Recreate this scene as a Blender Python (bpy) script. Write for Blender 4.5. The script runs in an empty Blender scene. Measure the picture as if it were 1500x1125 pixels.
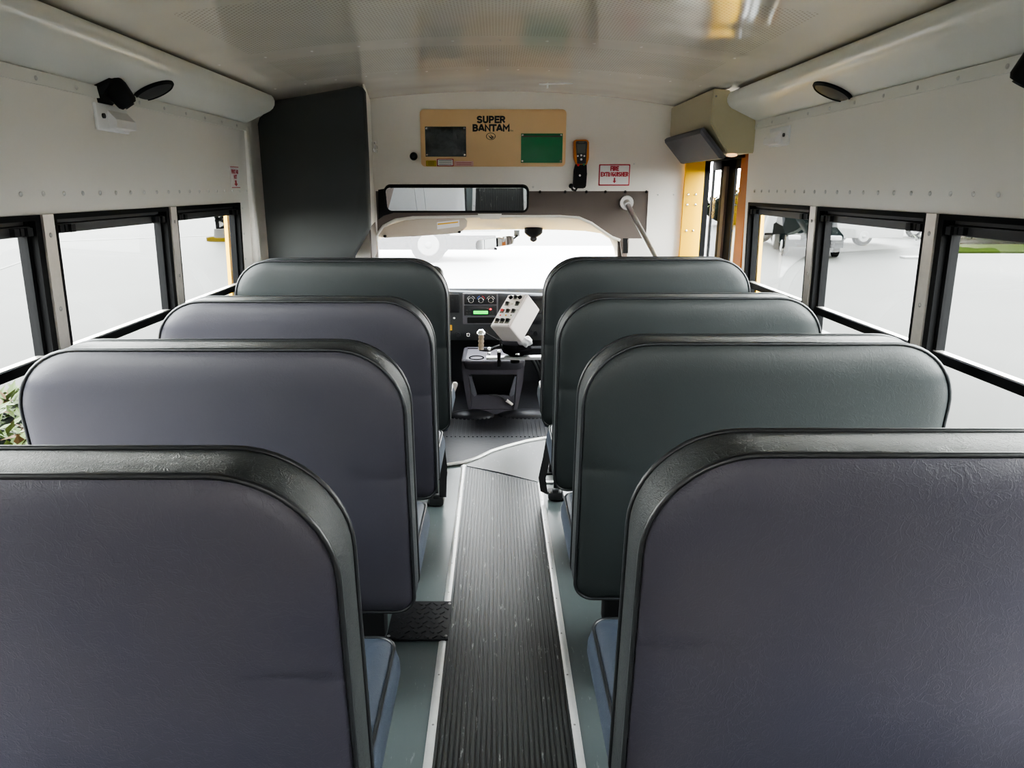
import bpy, bmesh, math, random
from mathutils import Vector, Matrix
random.seed(7)
scene = bpy.context.scene
COL = scene.collection
PI = math.pi

# ------------------------------------------------------------------ camera model
F = 1040.0; VX = 728.0; VY = 274.0; CX = 750.0; CY = 562.5; H = 1.45
TH = math.atan((CY - VY) / F); CT = math.cos(TH); ST = math.sin(TH)
def kk(py): return (py - VY) * CT / F
def P(px, py, Y):
    k = kk(py); zc = Y * CT / (1 - k * ST)
    return Vector(((px - VX) * zc / F, Y, H - k * zc))
def PX(px, py, X):
    zc = F * X / (px - VX); D = kk(py) * zc
    return Vector((X, (zc - D * ST) / CT, H - D))
def PG(px, py, z=0.0):
    D = H - z; zc = D / kk(py)
    return Vector(((px - VX) * zc / F, (zc - D * ST) / CT, z))

cam = bpy.data.cameras.new('camera'); camo = bpy.data.objects.new('camera', cam); COL.objects.link(camo)
cam.sensor_fit = 'HORIZONTAL'; cam.sensor_width = 36.0; cam.lens = 36.0 * F / 1500.0
cam.shift_x = (CX - VX) / 1500.0
cam.clip_start = 0.02; cam.clip_end = 400
camo.location = (0, 0, H); camo.rotation_euler = (PI / 2 - TH, 0, 0)
scene.camera = camo

# ------------------------------------------------------------------ materials
def lin(c):
    return tuple((v / 255 / 12.92 if v / 255 <= 0.04045 else ((v / 255 + 0.055) / 1.055) ** 2.4) for v in c) + (1,)
def newmat(name):
    m = bpy.data.materials.new(name); m.use_nodes = True
    nt = m.node_tree; b = nt.nodes['Principled BSDF']
    return m, nt, b
def N(nt, t, **kw):
    n = nt.nodes.new(t)
    for k, v in kw.items(): setattr(n, k, v)
    return n
def simple(name, col, rough=0.5, metal=0.0, var=0.06, scale=30, bump=0.0, bscale=200, spec=0.5, coat=0.0):
    m, nt, b = newmat(name)
    tc = N(nt, 'ShaderNodeTexCoord'); no = N(nt, 'ShaderNodeTexNoise'); no.inputs['Scale'].default_value = scale
    no.inputs['Detail'].default_value = 4
    nt.links.new(tc.outputs['Object'], no.inputs['Vector'])
    mx = N(nt, 'ShaderNodeMix', data_type='RGBA')
    mx.inputs[6].default_value = tuple(min(1, v * (1 - var)) for v in col[:3]) + (1,)
    mx.inputs[7].default_value = tuple(min(1, v * (1 + var)) for v in col[:3]) + (1,)
    nt.links.new(no.outputs['Fac'], mx.inputs[0]); nt.links.new(mx.outputs[2], b.inputs['Base Color'])
    b.inputs['Roughness'].default_value = rough; b.inputs['Metallic'].default_value = metal
    b.inputs['Specular IOR Level'].default_value = spec; b.inputs['Coat Weight'].default_value = coat
    b.inputs['Coat Roughness'].default_value = 0.08
    if bump > 0:
        n2 = N(nt, 'ShaderNodeTexNoise'); n2.inputs['Scale'].default_value = bscale; n2.inputs['Detail'].default_value = 3
        nt.links.new(tc.outputs['Object'], n2.inputs['Vector'])
        bp = N(nt, 'ShaderNodeBump'); bp.inputs['Strength'].default_value = bump; bp.inputs['Distance'].default_value = 0.004
        nt.links.new(n2.outputs['Fac'], bp.inputs['Height']); nt.links.new(bp.outputs['Normal'], b.inputs['Normal'])
    return m
def vinyl(name, c1, c2, rough=0.45, bump=0.35, sc=2.2, dent=0, spec=0.35):
    """Grained upholstery vinyl: two soft tints, fine grain and long creases."""
    m, nt, b = newmat(name)
    tc = N(nt, 'ShaderNodeTexCoord')
    no = N(nt, 'ShaderNodeTexNoise'); no.inputs['Scale'].default_value = sc; no.inputs['Detail'].default_value = 3
    nt.links.new(tc.outputs['Object'], no.inputs['Vector'])
    rp = N(nt, 'ShaderNodeValToRGB'); rp.color_ramp.elements[0].position = 0.35; rp.color_ramp.elements[1].position = 0.65
    rp.color_ramp.elements[0].color = c1; rp.color_ramp.elements[1].color = c2
    nt.links.new(no.outputs['Fac'], rp.inputs[0])
    nt.links.new(rp.outputs[0], b.inputs['Base Color'])
    n1 = N(nt, 'ShaderNodeTexNoise'); n1.inputs['Scale'].default_value = 420; n1.inputs['Detail'].default_value = 2
    nt.links.new(tc.outputs['Object'], n1.inputs['Vector'])
    n2 = N(nt, 'ShaderNodeTexNoise'); n2.inputs['Scale'].default_value = 26; n2.inputs['Detail'].default_value = 5
    n2.inputs['Distortion'].default_value = 2.2
    nt.links.new(tc.outputs['Object'], n2.inputs['Vector'])
    r2 = N(nt, 'ShaderNodeValToRGB'); r2.color_ramp.elements[0].position = 0.47; r2.color_ramp.elements[1].position = 0.53
    r2.color_ramp.elements[0].color = (0.0, 0.0, 0.0, 1); r2.color_ramp.elements[1].color = (0.0, 0.0, 0.0, 1)
    e = r2.color_ramp.elements.new(0.5); e.color = (1, 1, 1, 1)
    nt.links.new(n2.outputs['Fac'], r2.inputs[0])
    n4 = N(nt, 'ShaderNodeTexNoise'); n4.inputs['Scale'].default_value = 5
    nt.links.new(tc.outputs['Object'], n4.inputs['Vector'])
    mk = N(nt, 'ShaderNodeMath', operation='MULTIPLY'); nt.links.new(r2.outputs[0], mk.inputs[0]); nt.links.new(n4.outputs['Fac'], mk.inputs[1])
    ad = N(nt, 'ShaderNodeMath', operation='MULTIPLY_ADD'); ad.inputs[1].default_value = 0.8
    nt.links.new(n1.outputs['Fac'], ad.inputs[0]); nt.links.new(mk.outputs[0], ad.inputs[2])
    bp = N(nt, 'ShaderNodeBump'); bp.inputs['Strength'].default_value = bump; bp.inputs['Distance'].default_value = 0.0012
    nt.links.new(ad.outputs[0], bp.inputs['Height']); nt.links.new(bp.outputs['Normal'], b.inputs['Normal'])
    if dent:
        sp = N(nt, 'ShaderNodeSeparateXYZ'); nt.links.new(tc.outputs['Object'], sp.inputs[0])
        def mth(op, a, v, w=None):
            n = N(nt, 'ShaderNodeMath', operation=op); nt.links.new(a, n.inputs[0])
            if isinstance(v, (int, float)): n.inputs[1].default_value = v
            else: nt.links.new(v, n.inputs[1])
            return n.outputs[0]
        dz = mth('DIVIDE', mth('SUBTRACT', sp.outputs[2], 0.79), 0.020)
        g = mth('POWER', mth('ADD', mth('MULTIPLY', dz, dz), 1.0), -1.0)
        mr = N(nt, 'ShaderNodeMapRange'); mr.interpolation_type = 'SMOOTHSTEP'
        mr.inputs[1].default_value = 0.24; mr.inputs[2].default_value = 0.42; mr.inputs[3].default_value = 0.0; mr.inputs[4].default_value = -1.0
        nt.links.new(mth('MULTIPLY', sp.outputs[0], float(dent)), mr.inputs[0])
        b2 = N(nt, 'ShaderNodeBump'); b2.inputs['Strength'].default_value = 0.7; b2.inputs['Distance'].default_value = 0.008
        nt.links.new(mth('MULTIPLY', g, mr.outputs[0]), b2.inputs['Height']); nt.links.new(bp.outputs['Normal'], b2.inputs['Normal'])
        nt.links.new(b2.outputs['Normal'], b.inputs['Normal'])
    b.inputs['Roughness'].default_value = rough; b.inputs['Specular IOR Level'].default_value = spec
    return m
def glassmat(name, tint=(0.93, 0.95, 0.94, 1), haze=0.0):
    m = bpy.data.materials.new(name); m.use_nodes = True; nt = m.node_tree
    for n in list(nt.nodes): nt.nodes.remove(n)
    out = N(nt, 'ShaderNodeOutputMaterial'); tr = N(nt, 'ShaderNodeBsdfTransparent'); gl = N(nt, 'ShaderNodeBsdfGlossy')
    tr.inputs[0].default_value = tint; gl.inputs['Roughness'].default_value = 0.02
    fr = N(nt, 'ShaderNodeFresnel'); fr.inputs['IOR'].default_value = 1.35
    ge = N(nt, 'ShaderNodeNewGeometry'); mi_ = N(nt, 'ShaderNodeMix', data_type='FLOAT')
    mi_.inputs[2].default_value = 1.35; mi_.inputs[3].default_value = 1 / 1.35
    nt.links.new(ge.outputs['Backfacing'], mi_.inputs[0]); nt.links.new(mi_.outputs[0], fr.inputs['IOR'])
    mx = N(nt, 'ShaderNodeMixShader')
    nt.links.new(fr.outputs[0], mx.inputs[0]); nt.links.new(tr.outputs[0], mx.inputs[1]); nt.links.new(gl.outputs[0], mx.inputs[2])
    last = mx
    if haze > 0:  # translucent white layer mixed in to imitate glare
        tl = N(nt, 'ShaderNodeBsdfTranslucent'); tl.inputs[0].default_value = (0.95, 0.96, 0.97, 1)
        tc = N(nt, 'ShaderNodeTexCoord'); no = N(nt, 'ShaderNodeTexNoise'); no.inputs['Scale'].default_value = 90; no.inputs['Detail'].default_value = 6
        nt.links.new(tc.outputs['Object'], no.inputs['Vector'])
        mr = N(nt, 'ShaderNodeMapRange'); mr.inputs[1].default_value = 0.3; mr.inputs[2].default_value = 0.75
        mr.inputs[3].default_value = haze * 0.8; mr.inputs[4].default_value = haze * 1.25
        nt.links.new(no.outputs['Fac'], mr.inputs[0])
        m2 = N(nt, 'ShaderNodeMixShader'); nt.links.new(mr.outputs[0], m2.inputs[0])
        nt.links.new(mx.outputs[0], m2.inputs[1]); nt.links.new(tl.outputs[0], m2.inputs[2]); last = m2
    nt.links.new(last.outputs[0], out.inputs[0])
    return m
def emis(name, col, s=1.0):
    m, nt, b = newmat(name); b.inputs['Base Color'].default_value = col
    b.inputs['Emission Color'].default_value = col; b.inputs['Emission Strength'].default_value = s
    return m

M = {}
M['wall'] = simple('white_panel_paint', (0.82, 0.79, 0.74), 0.32, var=0.03, scale=3, bump=0.05, bscale=4)
M['cove'] = simple('white_cove_paint', (0.74, 0.73, 0.68), 0.28, var=0.02, scale=3)
M['rivet'] = simple('rivet_paint', (0.62, 0.61, 0.59), 0.3, metal=0.3)
M['screw'] = simple('screw_steel', (0.30, 0.29, 0.28), 0.35, metal=0.8)
M['alu'] = simple('brushed_aluminium', (0.50, 0.47, 0.43), 0.38, metal=0.75, scale=60, var=0.12)
M['stripmetal'] = simple('floor_strip_aluminium', (0.78, 0.78, 0.76), 0.35, metal=0.35, scale=40, var=0.1)
M['black'] = simple('black_plastic', (0.012, 0.012, 0.013), 0.55, spec=0.15)
M['frame'] = simple('window_frame_black', (0.0055, 0.0055, 0.006), 0.6, spec=0.08)
M['framegrey'] = simple('window_frame_grey', (0.028, 0.028, 0.030), 0.45, spec=0.3)
M['rubber'] = simple('black_rubber', (0.009, 0.009, 0.011), 0.45, bump=0.2, bscale=40, spec=0.22)
M['yellow'] = simple('school_bus_yellow', (0.88, 0.50, 0.006), 0.4, var=0.03)
M['orange'] = simple('door_post_orange', (0.50, 0.13, 0.004), 0.45, var=0.03)
M['tan'] = simple('tan_board', (0.86, 0.60, 0.33), 0.45, var=0.03, scale=4)
M['beige'] = simple('beige_box_paint', (0.50, 0.45, 0.30), 0.42, var=0.03, scale=5)
M['darkpad'] = vinyl('charcoal_pad', (0.050, 0.054, 0.053, 1), (0.058, 0.062, 0.063, 1), 0.62, 0.15, spec=0.2)
M['greypad'] = simple('grey_pad', (0.10, 0.10, 0.115), 0.55, bump=0.1)
M['brown'] = simple('brown_liner', (0.112, 0.090, 0.080), 0.7, var=0.08, scale=8, bump=0.1)
M['headliner'] = simple('cab_headliner', (0.66, 0.63, 0.58), 0.7, var=0.03, bump=0.1)
M['visor'] = simple('visor_vinyl', (0.50, 0.43, 0.36), 0.65, var=0.03)
M['chrome'] = simple('chrome', (0.75, 0.75, 0.76), 0.18, metal=1.0, var=0.03)
M['steel'] = simple('steel_bar', (0.66, 0.65, 0.64), 0.28, metal=0.9)
M['dash'] = simple('dash_plastic', (0.048, 0.051, 0.055), 0.75, bump=0.1, spec=0.12)
M['dashlight'] = simple('dash_trim_plastic', (0.095, 0.095, 0.11), 0.5)
M['dashdark'] = simple('dash_dark_plastic', (0.010, 0.011, 0.015), 0.4)
M['console'] = simple('console_plastic', (0.070, 0.065, 0.078), 0.6, bump=0.1, spec=0.2)
M['tray'] = simple('console_tray_plastic', (0.034, 0.032, 0.038), 0.7, bump=0.1, spec=0.08)
M['matte'] = simple('matte_black_paint', (0.008, 0.008, 0.009), 1.0, spec=0.0)
M['whiteplastic'] = simple('white_plastic', (0.78, 0.78, 0.78), 0.4, var=0.02)
M['boxwhite'] = simple('control_box_paint', (0.62, 0.57, 0.55), 0.45, var=0.04, scale=60)
M['sign'] = simple('sign_white', (0.80, 0.78, 0.78), 0.4, var=0.01)
M['red'] = simple('sign_red', (0.46, 0.035, 0.06), 0.4)
M['redled'] = simple('red_switch', (0.65, 0.02, 0.03), 0.4)
M['amber'] = simple('amber_lens', (0.8, 0.45, 0.02), 0.4)
M['ink'] = simple('black_ink', (0.012, 0.011, 0.010), 0.5)
M['green'] = simple('green_pouch_vinyl', (0.008, 0.20, 0.075), 0.3, var=0.1, scale=20, bump=0.4, bscale=18)
M['darkpouch'] = simple('dark_pouch_vinyl', (0.012, 0.022, 0.024), 0.16, var=0.2, scale=20, bump=1.0, bscale=30)
M['labelyellow'] = simple('yellow_label', (0.55, 0.40, 0.03), 0.45)
M['labelamber'] = simple('amber_label', (0.75, 0.42, 0.02), 0.45)
M['labelpink'] = simple('pink_label', (0.75, 0.45, 0.42), 0.45)
M['meterorange'] = simple('orange_rubber', (0.62, 0.20, 0.015), 0.45)
M['lcd'] = simple('grey_lcd', (0.11, 0.12, 0.11), 0.25)
M['display'] = emis('green_display', (0.02, 0.62, 0.06, 1), 0.9)
M['gripbeige'] = simple('worn_grip', (0.36, 0.28, 0.20), 0.5, var=0.3, scale=60)
M['rag'] = simple('crumpled_plastic', (0.45, 0.45, 0.46), 0.4, bump=0.6, bscale=60)
M['belt'] = simple('belt_webbing', (0.012, 0.012, 0.014), 0.5)
M['buckle'] = simple('pale_buckle', (0.55, 0.50, 0.46), 0.5)
M['piping'] = simple('black_piping', (0.012, 0.013, 0.015), 0.4)
M['mirror'] = newmat('mirror_glass')[0]
_b = M['mirror'].node_tree.nodes['Principled BSDF']
_b.inputs['Base Color'].default_value = (0.9, 0.91, 0.92, 1); _b.inputs['Metallic'].default_value = 1; _b.inputs['Roughness'].default_value = 0.01
M['glass'] = glassmat('window_glass')
M['windscreen'] = glassmat('hazed_windscreen_glass', (0.95, 0.97, 0.97, 1), 0.055)  # haze added to whiten the view ahead
M['band'] = vinyl('seat_band_vinyl', (0.023, 0.026, 0.0275, 1), (0.029, 0.032, 0.0335, 1), 0.52, 0.7)
M['cushion'] = vinyl('seat_cushion_vinyl', (0.045, 0.056, 0.078, 1), (0.055, 0.067, 0.090, 1), 0.45, 0.3)
M['seatfront_lit'] = vinyl('seat_front_vinyl_lit', (0.32, 0.33, 0.34, 1), (0.36, 0.37, 0.38, 1), 0.35, 0.3)  # same vinyl as the backs, lightened to paint in windscreen light
TINTS = {}
for _sd in (-1, 1):
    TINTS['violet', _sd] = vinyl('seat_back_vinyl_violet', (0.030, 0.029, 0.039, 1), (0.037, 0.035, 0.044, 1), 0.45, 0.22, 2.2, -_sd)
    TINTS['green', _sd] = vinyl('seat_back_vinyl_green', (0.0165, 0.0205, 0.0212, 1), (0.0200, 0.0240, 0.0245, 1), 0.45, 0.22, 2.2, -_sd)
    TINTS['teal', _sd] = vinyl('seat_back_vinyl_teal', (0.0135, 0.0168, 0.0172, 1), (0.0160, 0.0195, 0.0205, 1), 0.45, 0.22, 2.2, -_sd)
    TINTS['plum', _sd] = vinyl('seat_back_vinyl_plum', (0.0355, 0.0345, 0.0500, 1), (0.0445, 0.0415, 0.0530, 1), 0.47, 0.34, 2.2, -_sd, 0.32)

def ceiling_mat():
    m, nt, b = newmat('perforated_ceiling_paint')
    b.inputs['Base Color'].default_value = (0.70, 0.69, 0.66, 1)
    b.inputs['Roughness'].default_value = 0.09; b.inputs['Specular IOR Level'].default_value = 0.65
    tc = N(nt, 'ShaderNodeTexCoord'); sp = N(nt, 'ShaderNodeSeparateXYZ'); nt.links.new(tc.outputs['Object'], sp.inputs[0])
    def math_(op, a, bb=None):
        n = N(nt, 'ShaderNodeMath', operation=op)
        for i, v in enumerate((a, bb)):
            if v is None: continue
            if isinstance(v, (int, float)): n.inputs[i].default_value = v
            else: nt.links.new(v, n.inputs[i])
        return n.outputs[0]
    pitch = 0.019
    row = math_('FLOOR', math_('DIVIDE', sp.outputs[1], pitch * 0.5))
    par = math_('MULTIPLY', math_('MODULO', math_('ADD', row, 400), 2.0), 0.5)
    u = math_('SUBTRACT', math_('FRACT', math_('ADD', math_('DIVIDE', math_('ADD', sp.outputs[0], 5), pitch), par)), 0.5)
    v = math_('SUBTRACT', math_('FRACT', math_('DIVIDE', sp.outputs[1], pitch * 0.5)), 0.5)
    d = math_('SQRT', math_('ADD', math_('MULTIPLY', u, u), math_('MULTIPLY', math_('MULTIPLY', v, v), 0.25)))
    hole = math_('LESS_THAN', d, 0.16)
    band1 = math_('MULTIPLY', math_('GREATER_THAN', sp.outputs[1], 2.74), math_('LESS_THAN', sp.outputs[1], 3.2))
    band2 = math_('MULTIPLY', math_('GREATER_THAN', sp.outputs[1], 1.98), math_('LESS_THAN', sp.outputs[1], 2.56))
    band3 = math_('MULTIPLY', math_('GREATER_THAN', sp.outputs[1], 0.9), math_('LESS_THAN', sp.outputs[1], 1.75))
    ax = math_('LESS_THAN', math_('ABSOLUTE', sp.outputs[0]), 0.82)
    mask = math_('MULTIPLY', math_('MULTIPLY', hole, ax), math_('ADD', math_('ADD', band1, band2), band3))
    mx = N(nt, 'ShaderNodeMix', data_type='RGBA'); nt.links.new(mask, mx.inputs[0])
    mx.inputs[6].default_value = (0.76, 0.725, 0.655, 1); mx.inputs[7].default_value = (0.46, 0.43, 0.37, 1)
    nt.links.new(mx.outputs[2], b.inputs['Base Color'])
    n2 = N(nt, 'ShaderNodeTexNoise'); n2.inputs['Scale'].default_value = 3.0; n2.inputs['Detail'].default_value = 1
    nt.links.new(tc.outputs['Object'], n2.inputs['Vector'])
    bp = N(nt, 'ShaderNodeBump'); bp.inputs['Strength'].default_value = 0.22; bp.inputs['Distance'].default_value = 0.03
    nt.links.new(n2.outputs['Fac'], bp.inputs['Height']); nt.links.new(bp.outputs['Normal'], b.inputs['Normal'])
    return m
M['ceiling'] = ceiling_mat()
def floor_mat(name, c, rough, scr=0.5, bump=0.05):
    m, nt, b = newmat(name)
    tc = N(nt, 'ShaderNodeTexCoord')
    mp = N(nt, 'ShaderNodeMapping'); mp.inputs['Scale'].default_value = (14, 3.2, 5); nt.links.new(tc.outputs['Object'], mp.inputs[0])
    no = N(nt, 'ShaderNodeTexNoise'); no.inputs['Scale'].default_value = 4.0; no.inputs['Detail'].default_value = 5; no.inputs['Roughness'].default_value = 0.7
    nt.links.new(mp.outputs[0], no.inputs['Vector'])
    rp = N(nt, 'ShaderNodeValToRGB'); rp.color_ramp.elements[0].position = 0.62; rp.color_ramp.elements[1].position = 0.70
    rp.color_ramp.elements[0].color = (0, 0, 0, 1); rp.color_ramp.elements[1].color = (scr, scr, scr, 1)
    nt.links.new(no.outputs['Fac'], rp.inputs[0])
    n3 = N(nt, 'ShaderNodeTexNoise'); n3.inputs['Scale'].default_value = 2.5; n3.inputs['Detail'].default_value = 4
    nt.links.new(tc.outputs['Object'], n3.inputs['Vector'])
    m1 = N(nt, 'ShaderNodeMix', data_type='RGBA'); nt.links.new(n3.outputs['Fac'], m1.inputs[0])
    m1.inputs[6].default_value = tuple(v * 0.8 for v in c) + (1,); m1.inputs[7].default_value = tuple(v * 1.2 for v in c) + (1,)
    m2 = N(nt, 'ShaderNodeMix', data_type='RGBA'); nt.links.new(rp.outputs[0], m2.inputs[0]); nt.links.new(m1.outputs[2], m2.inputs[6])
    m2.inputs[7].default_value = (0.42, 0.43, 0.42, 1)
    nt.links.new(m2.outputs[2], b.inputs['Base Color']); b.inputs['Roughness'].default_value = rough
    return m
M['floor'] = floor_mat('grey_green_sheet_floor', (0.125, 0.148, 0.148), 0.34, 0.35)
M['runner'] = floor_mat('ribbed_black_runner', (0.036, 0.038, 0.036), 0.42, 0.75)
M['stepfloor'] = floor_mat('pale_grey_step_floor', (0.135, 0.135, 0.135), 0.42, 0.6)
def ground_mat():
    m, nt, b = newmat('damp_pavement')
    tc = N(nt, 'ShaderNodeTexCoord')
    no = N(nt, 'ShaderNodeTexNoise'); no.inputs['Scale'].default_value = 0.22; no.inputs['Detail'].default_value = 6
    nt.links.new(tc.outputs['Object'], no.inputs['Vector'])
    rp = N(nt, 'ShaderNodeValToRGB'); rp.color_ramp.elements[0].position = 0.36; rp.color_ramp.elements[1].position = 0.66
    rp.color_ramp.elements[0].color = (0.0122, 0.0118, 0.0102, 1); rp.color_ramp.elements[1].color = (0.0200, 0.0194, 0.0170, 1)
    nt.links.new(no.outputs['Fac'], rp.inputs[0])
    n2 = N(nt, 'ShaderNodeTexNoise'); n2.inputs['Scale'].default_value = 40; n2.inputs['Detail'].default_value = 5
    nt.links.new(tc.outputs['Object'], n2.inputs['Vector'])
    mx = N(nt, 'ShaderNodeMix', data_type='RGBA'); mx.blend_type = 'MULTIPLY'; mx.inputs[0].default_value = 0.2
    nt.links.new(rp.outputs[0], mx.inputs[6]); nt.links.new(n2.outputs['Color'], mx.inputs[7])
    nt.links.new(mx.outputs[2], b.inputs['Base Color']); b.inputs['Roughness'].default_value = 0.6; b.inputs['Specular IOR Level'].default_value = 0.06
    return m
M['ground'] = ground_mat()
M['paint_line'] = simple('white_line_paint', (0.032, 0.031, 0.028), 0.6, spec=0.08)
M['kerbyellow'] = simple('yellow_kerb_paint', (0.026, 0.018, 0.0018), 0.7, spec=0.0)
M['grass'] = simple('grass_verge', (0.0070, 0.0105, 0.0022), 0.9, spec=0.0, var=0.4, scale=8)
M['leaf'] = simple('leaf_green', (0.030, 0.043, 0.014), 0.45, spec=0.08, var=0.35, scale=9)
M['leafbrown'] = simple('leaf_brown', (0.040, 0.024, 0.012), 0.55, spec=0.08, var=0.3, scale=9)
M['leafdark'] = simple('hedge_leaf', (0.0014, 0.0022, 0.0011), 0.8, spec=0.01, var=0.4, scale=9)
M['glare_ground'] = simple('glare_ground_tone', (0.15, 0.149, 0.145), 0.7, var=0.06, scale=0.5, spec=0.1)  # ground tone lightened to paint in the overexposed view ahead
M['hub'] = simple('wheel_hub_paint', (0.09, 0.09, 0.088), 0.5, spec=0.1)
M['soil'] = simple('dark_soil', (0.05, 0.045, 0.03), 0.9, var=0.3)
M['bark'] = simple('bark', (0.10, 0.08, 0.06), 0.8, var=0.3)
M['carwhite'] = simple('white_truck_paint', (0.10, 0.10, 0.098), 0.5, spec=0.08, var=0.01)
M['carteal'] = simple('dark_teal_car_paint', (0.0006, 0.0011, 0.0011), 0.7, spec=0.0, var=0.03)
M['carsilver'] = simple('silver_car_paint', (0.010, 0.0104, 0.0104), 0.5, spec=0.03, var=0.03)
M['tyre'] = simple('tyre_rubber', (0.0012, 0.0012, 0.0012), 1.0, spec=0.0)
M['carglass'] = simple('vehicle_glass', (0.0015, 0.0018, 0.002), 0.5, spec=0.03)
M['concrete'] = simple('concrete', (0.022, 0.021, 0.019), 0.8, spec=0.08, var=0.15)

# ------------------------------------------------------------------ mesh builder
class MB:
    def __init__(s): s.bm = bmesh.new(); s.mi = 0
    def mat(s, i): s.mi = i; return s
    def _tag(s, faces):
        for f in faces: f.material_index = s.mi
    def poly(s, pts):
        vs = [s.bm.verts.new(p) for p in pts]
        f = s.bm.faces.new(vs); f.material_index = s.mi; return f
    def box(s, c, d, rot=None, bev=0.0, seg=2):
        r = bmesh.ops.create_cube(s.bm, size=1.0); vs = r['verts']
        for v in vs: v.co = Vector((v.co.x * d[0], v.co.y * d[1], v.co.z * d[2]))
        if bev > 0:
            es = list({e for v in vs for e in v.link_edges})
            rr = bmesh.ops.bevel(s.bm, geom=es, offset=bev, segments=seg, affect='EDGES', profile=0.5)
            vs = list({v for f in rr['faces'] for v in f.verts} | {v for v in vs if v.is_valid})
        fs = {f for v in vs for f in v.link_faces}
        s._tag(fs)
        for v in vs:
            co = v.co if rot is None else rot @ v.co
            v.co = co + Vector(c)
        return s
    def prism(s, pts, vec):
        """closed polygon (3D points) extruded along vec"""
        vec = Vector(vec); n = len(pts)
        a = [s.bm.verts.new(Vector(p)) for p in pts]; b = [s.bm.verts.new(Vector(p) + vec) for p in pts]
        fs = [s.bm.faces.new(a[::-1]), s.bm.faces.new(b)]
        for i in range(n): fs.append(s.bm.faces.new((a[i], a[(i + 1) % n], b[(i + 1) % n], b[i])))
        s._tag(fs); return s
    def loft(s, rings, closed=True, cap0=False, cap1=False):
        R = [[s.bm.verts.new(Vector(p)) for p in r] for r in rings]; n = len(R[0]); fs = []
        for a, b in zip(R, R[1:]):
            for i in range(n if closed else n - 1):
                j = (i + 1) % n
                fs.append(s.bm.faces.new((a[i], a[j], b[j], b[i])))
        if cap0: fs.append(s.bm.faces.new(R[0][::-1]))
        if cap1: fs.append(s.bm.faces.new(R[-1]))
        s._tag(fs); return s
    def tube(s, pts, r, seg=8, closed=False, caps=True):
        pts = [Vector(p) for p in pts]; n = len(pts); rings = []
        up = None
        for i, p in enumerate(pts):
            if closed: t = pts[(i + 1) % n] - pts[i - 1]
            else: t = pts[min(i + 1, n - 1)] - pts[max(i - 1, 0)]
            t.normalize()
            if up is None:
                up = Vector((0, 0, 1)) if abs(t.z) < 0.9 else Vector((1, 0, 0))
            x = up.cross(t)
            if x.length < 1e-5: x = Vector((1, 0, 0)).cross(t)
            x.normalize(); y = t.cross(x); up = y
            rr = r[i] if isinstance(r, (list, tuple)) else r
            rings.append([p + x * math.cos(2 * PI * k / seg) * rr + y * math.sin(2 * PI * k / seg) * rr for k in range(seg)])
        if closed: rings.append(rings[0])
        s.loft(rings, True, caps and not closed, caps and not closed)
        return s
    def cyl(s, p0, p1, r0, r1=None, seg=20):
        return s.tube([p0, p1], [r0, r0 if r1 is None else r1], seg)
    def dome(s, c, axis, r, h, seg=10, rings=4):
        axis = Vector(axis).normalized(); u = axis.orthogonal().normalized(); w = axis.cross(u); c = Vector(c)
        L = []
        for k in range(rings):
            a = k / rings * PI / 2
            L.append([c + axis * (h * math.sin(a)) + (u * math.cos(2 * PI * i / seg) + w * math.sin(2 * PI * i / seg)) * r * math.cos(a) for i in range(seg)])
        s.loft(L, True, True, True); return s
    def sphere(s, c, d, sub=3):
        r = bmesh.ops.create_icosphere(s.bm, subdivisions=sub, radius=1.0); vs = r['verts']
        for v in vs: v.co = Vector((v.co.x * d[0], v.co.y * d[1], v.co.z * d[2])) + Vector(c)
        s._tag({f for v in vs for f in v.link_faces}); return s
    def map(s, fn):
        for v in s.bm.verts: v.co = Vector(fn(v.co))
        return s
    def build(s, name, mats, parent=None, smooth=False, angle=40, world=True):
        if not isinstance(mats, (list, tuple)): mats = [mats]
        bmesh.ops.recalc_face_normals(s.bm, faces=s.bm.faces)
        org = Vector((0, 0, 0))
        q = parent
        while q is not None and world:
            org = org + q.location; q = q.parent
        for v in s.bm.verts: v.co = v.co - org
        me = bpy.data.meshes.new(name); s.bm.to_mesh(me); s.bm.free()
        for m in mats: me.materials.append(M[m] if isinstance(m, str) else m)
        if smooth:
            me.polygons.foreach_set('use_smooth', [True] * len(me.polygons))
            try: me.set_sharp_from_angle(angle=math.radians(angle))
            except Exception: pass
        o = bpy.data.objects.new(name, me); COL.objects.link(o)
        if parent is not None: o.parent = parent
        return o
def tag(o, label=None, cat=None, group=None, kind=None):
    if label: o['label'] = label
    if cat: o['category'] = cat
    if group: o['group'] = group
    if kind: o['kind'] = kind
    return o
def thing(name, label, cat, loc=(0, 0, 0), group=None, kind=None):
    o = bpy.data.objects.new(name, None); COL.objects.link(o); o.location = loc; o.empty_display_size = 0.05
    return tag(o, label, cat, group, kind)
def struct(o, label=None): o['kind'] = 'structure'; o['label'] = label or o.name.replace('_', ' '); return o
def _arc(cx, cy, rx, ry, a0, a1, n=8):
    return [(cx + rx * math.cos(math.radians(a0 + (a1 - a0) * i / n)), cy + ry * math.sin(math.radians(a0 + (a1 - a0) * i / n))) for i in range(n + 1)]
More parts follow.
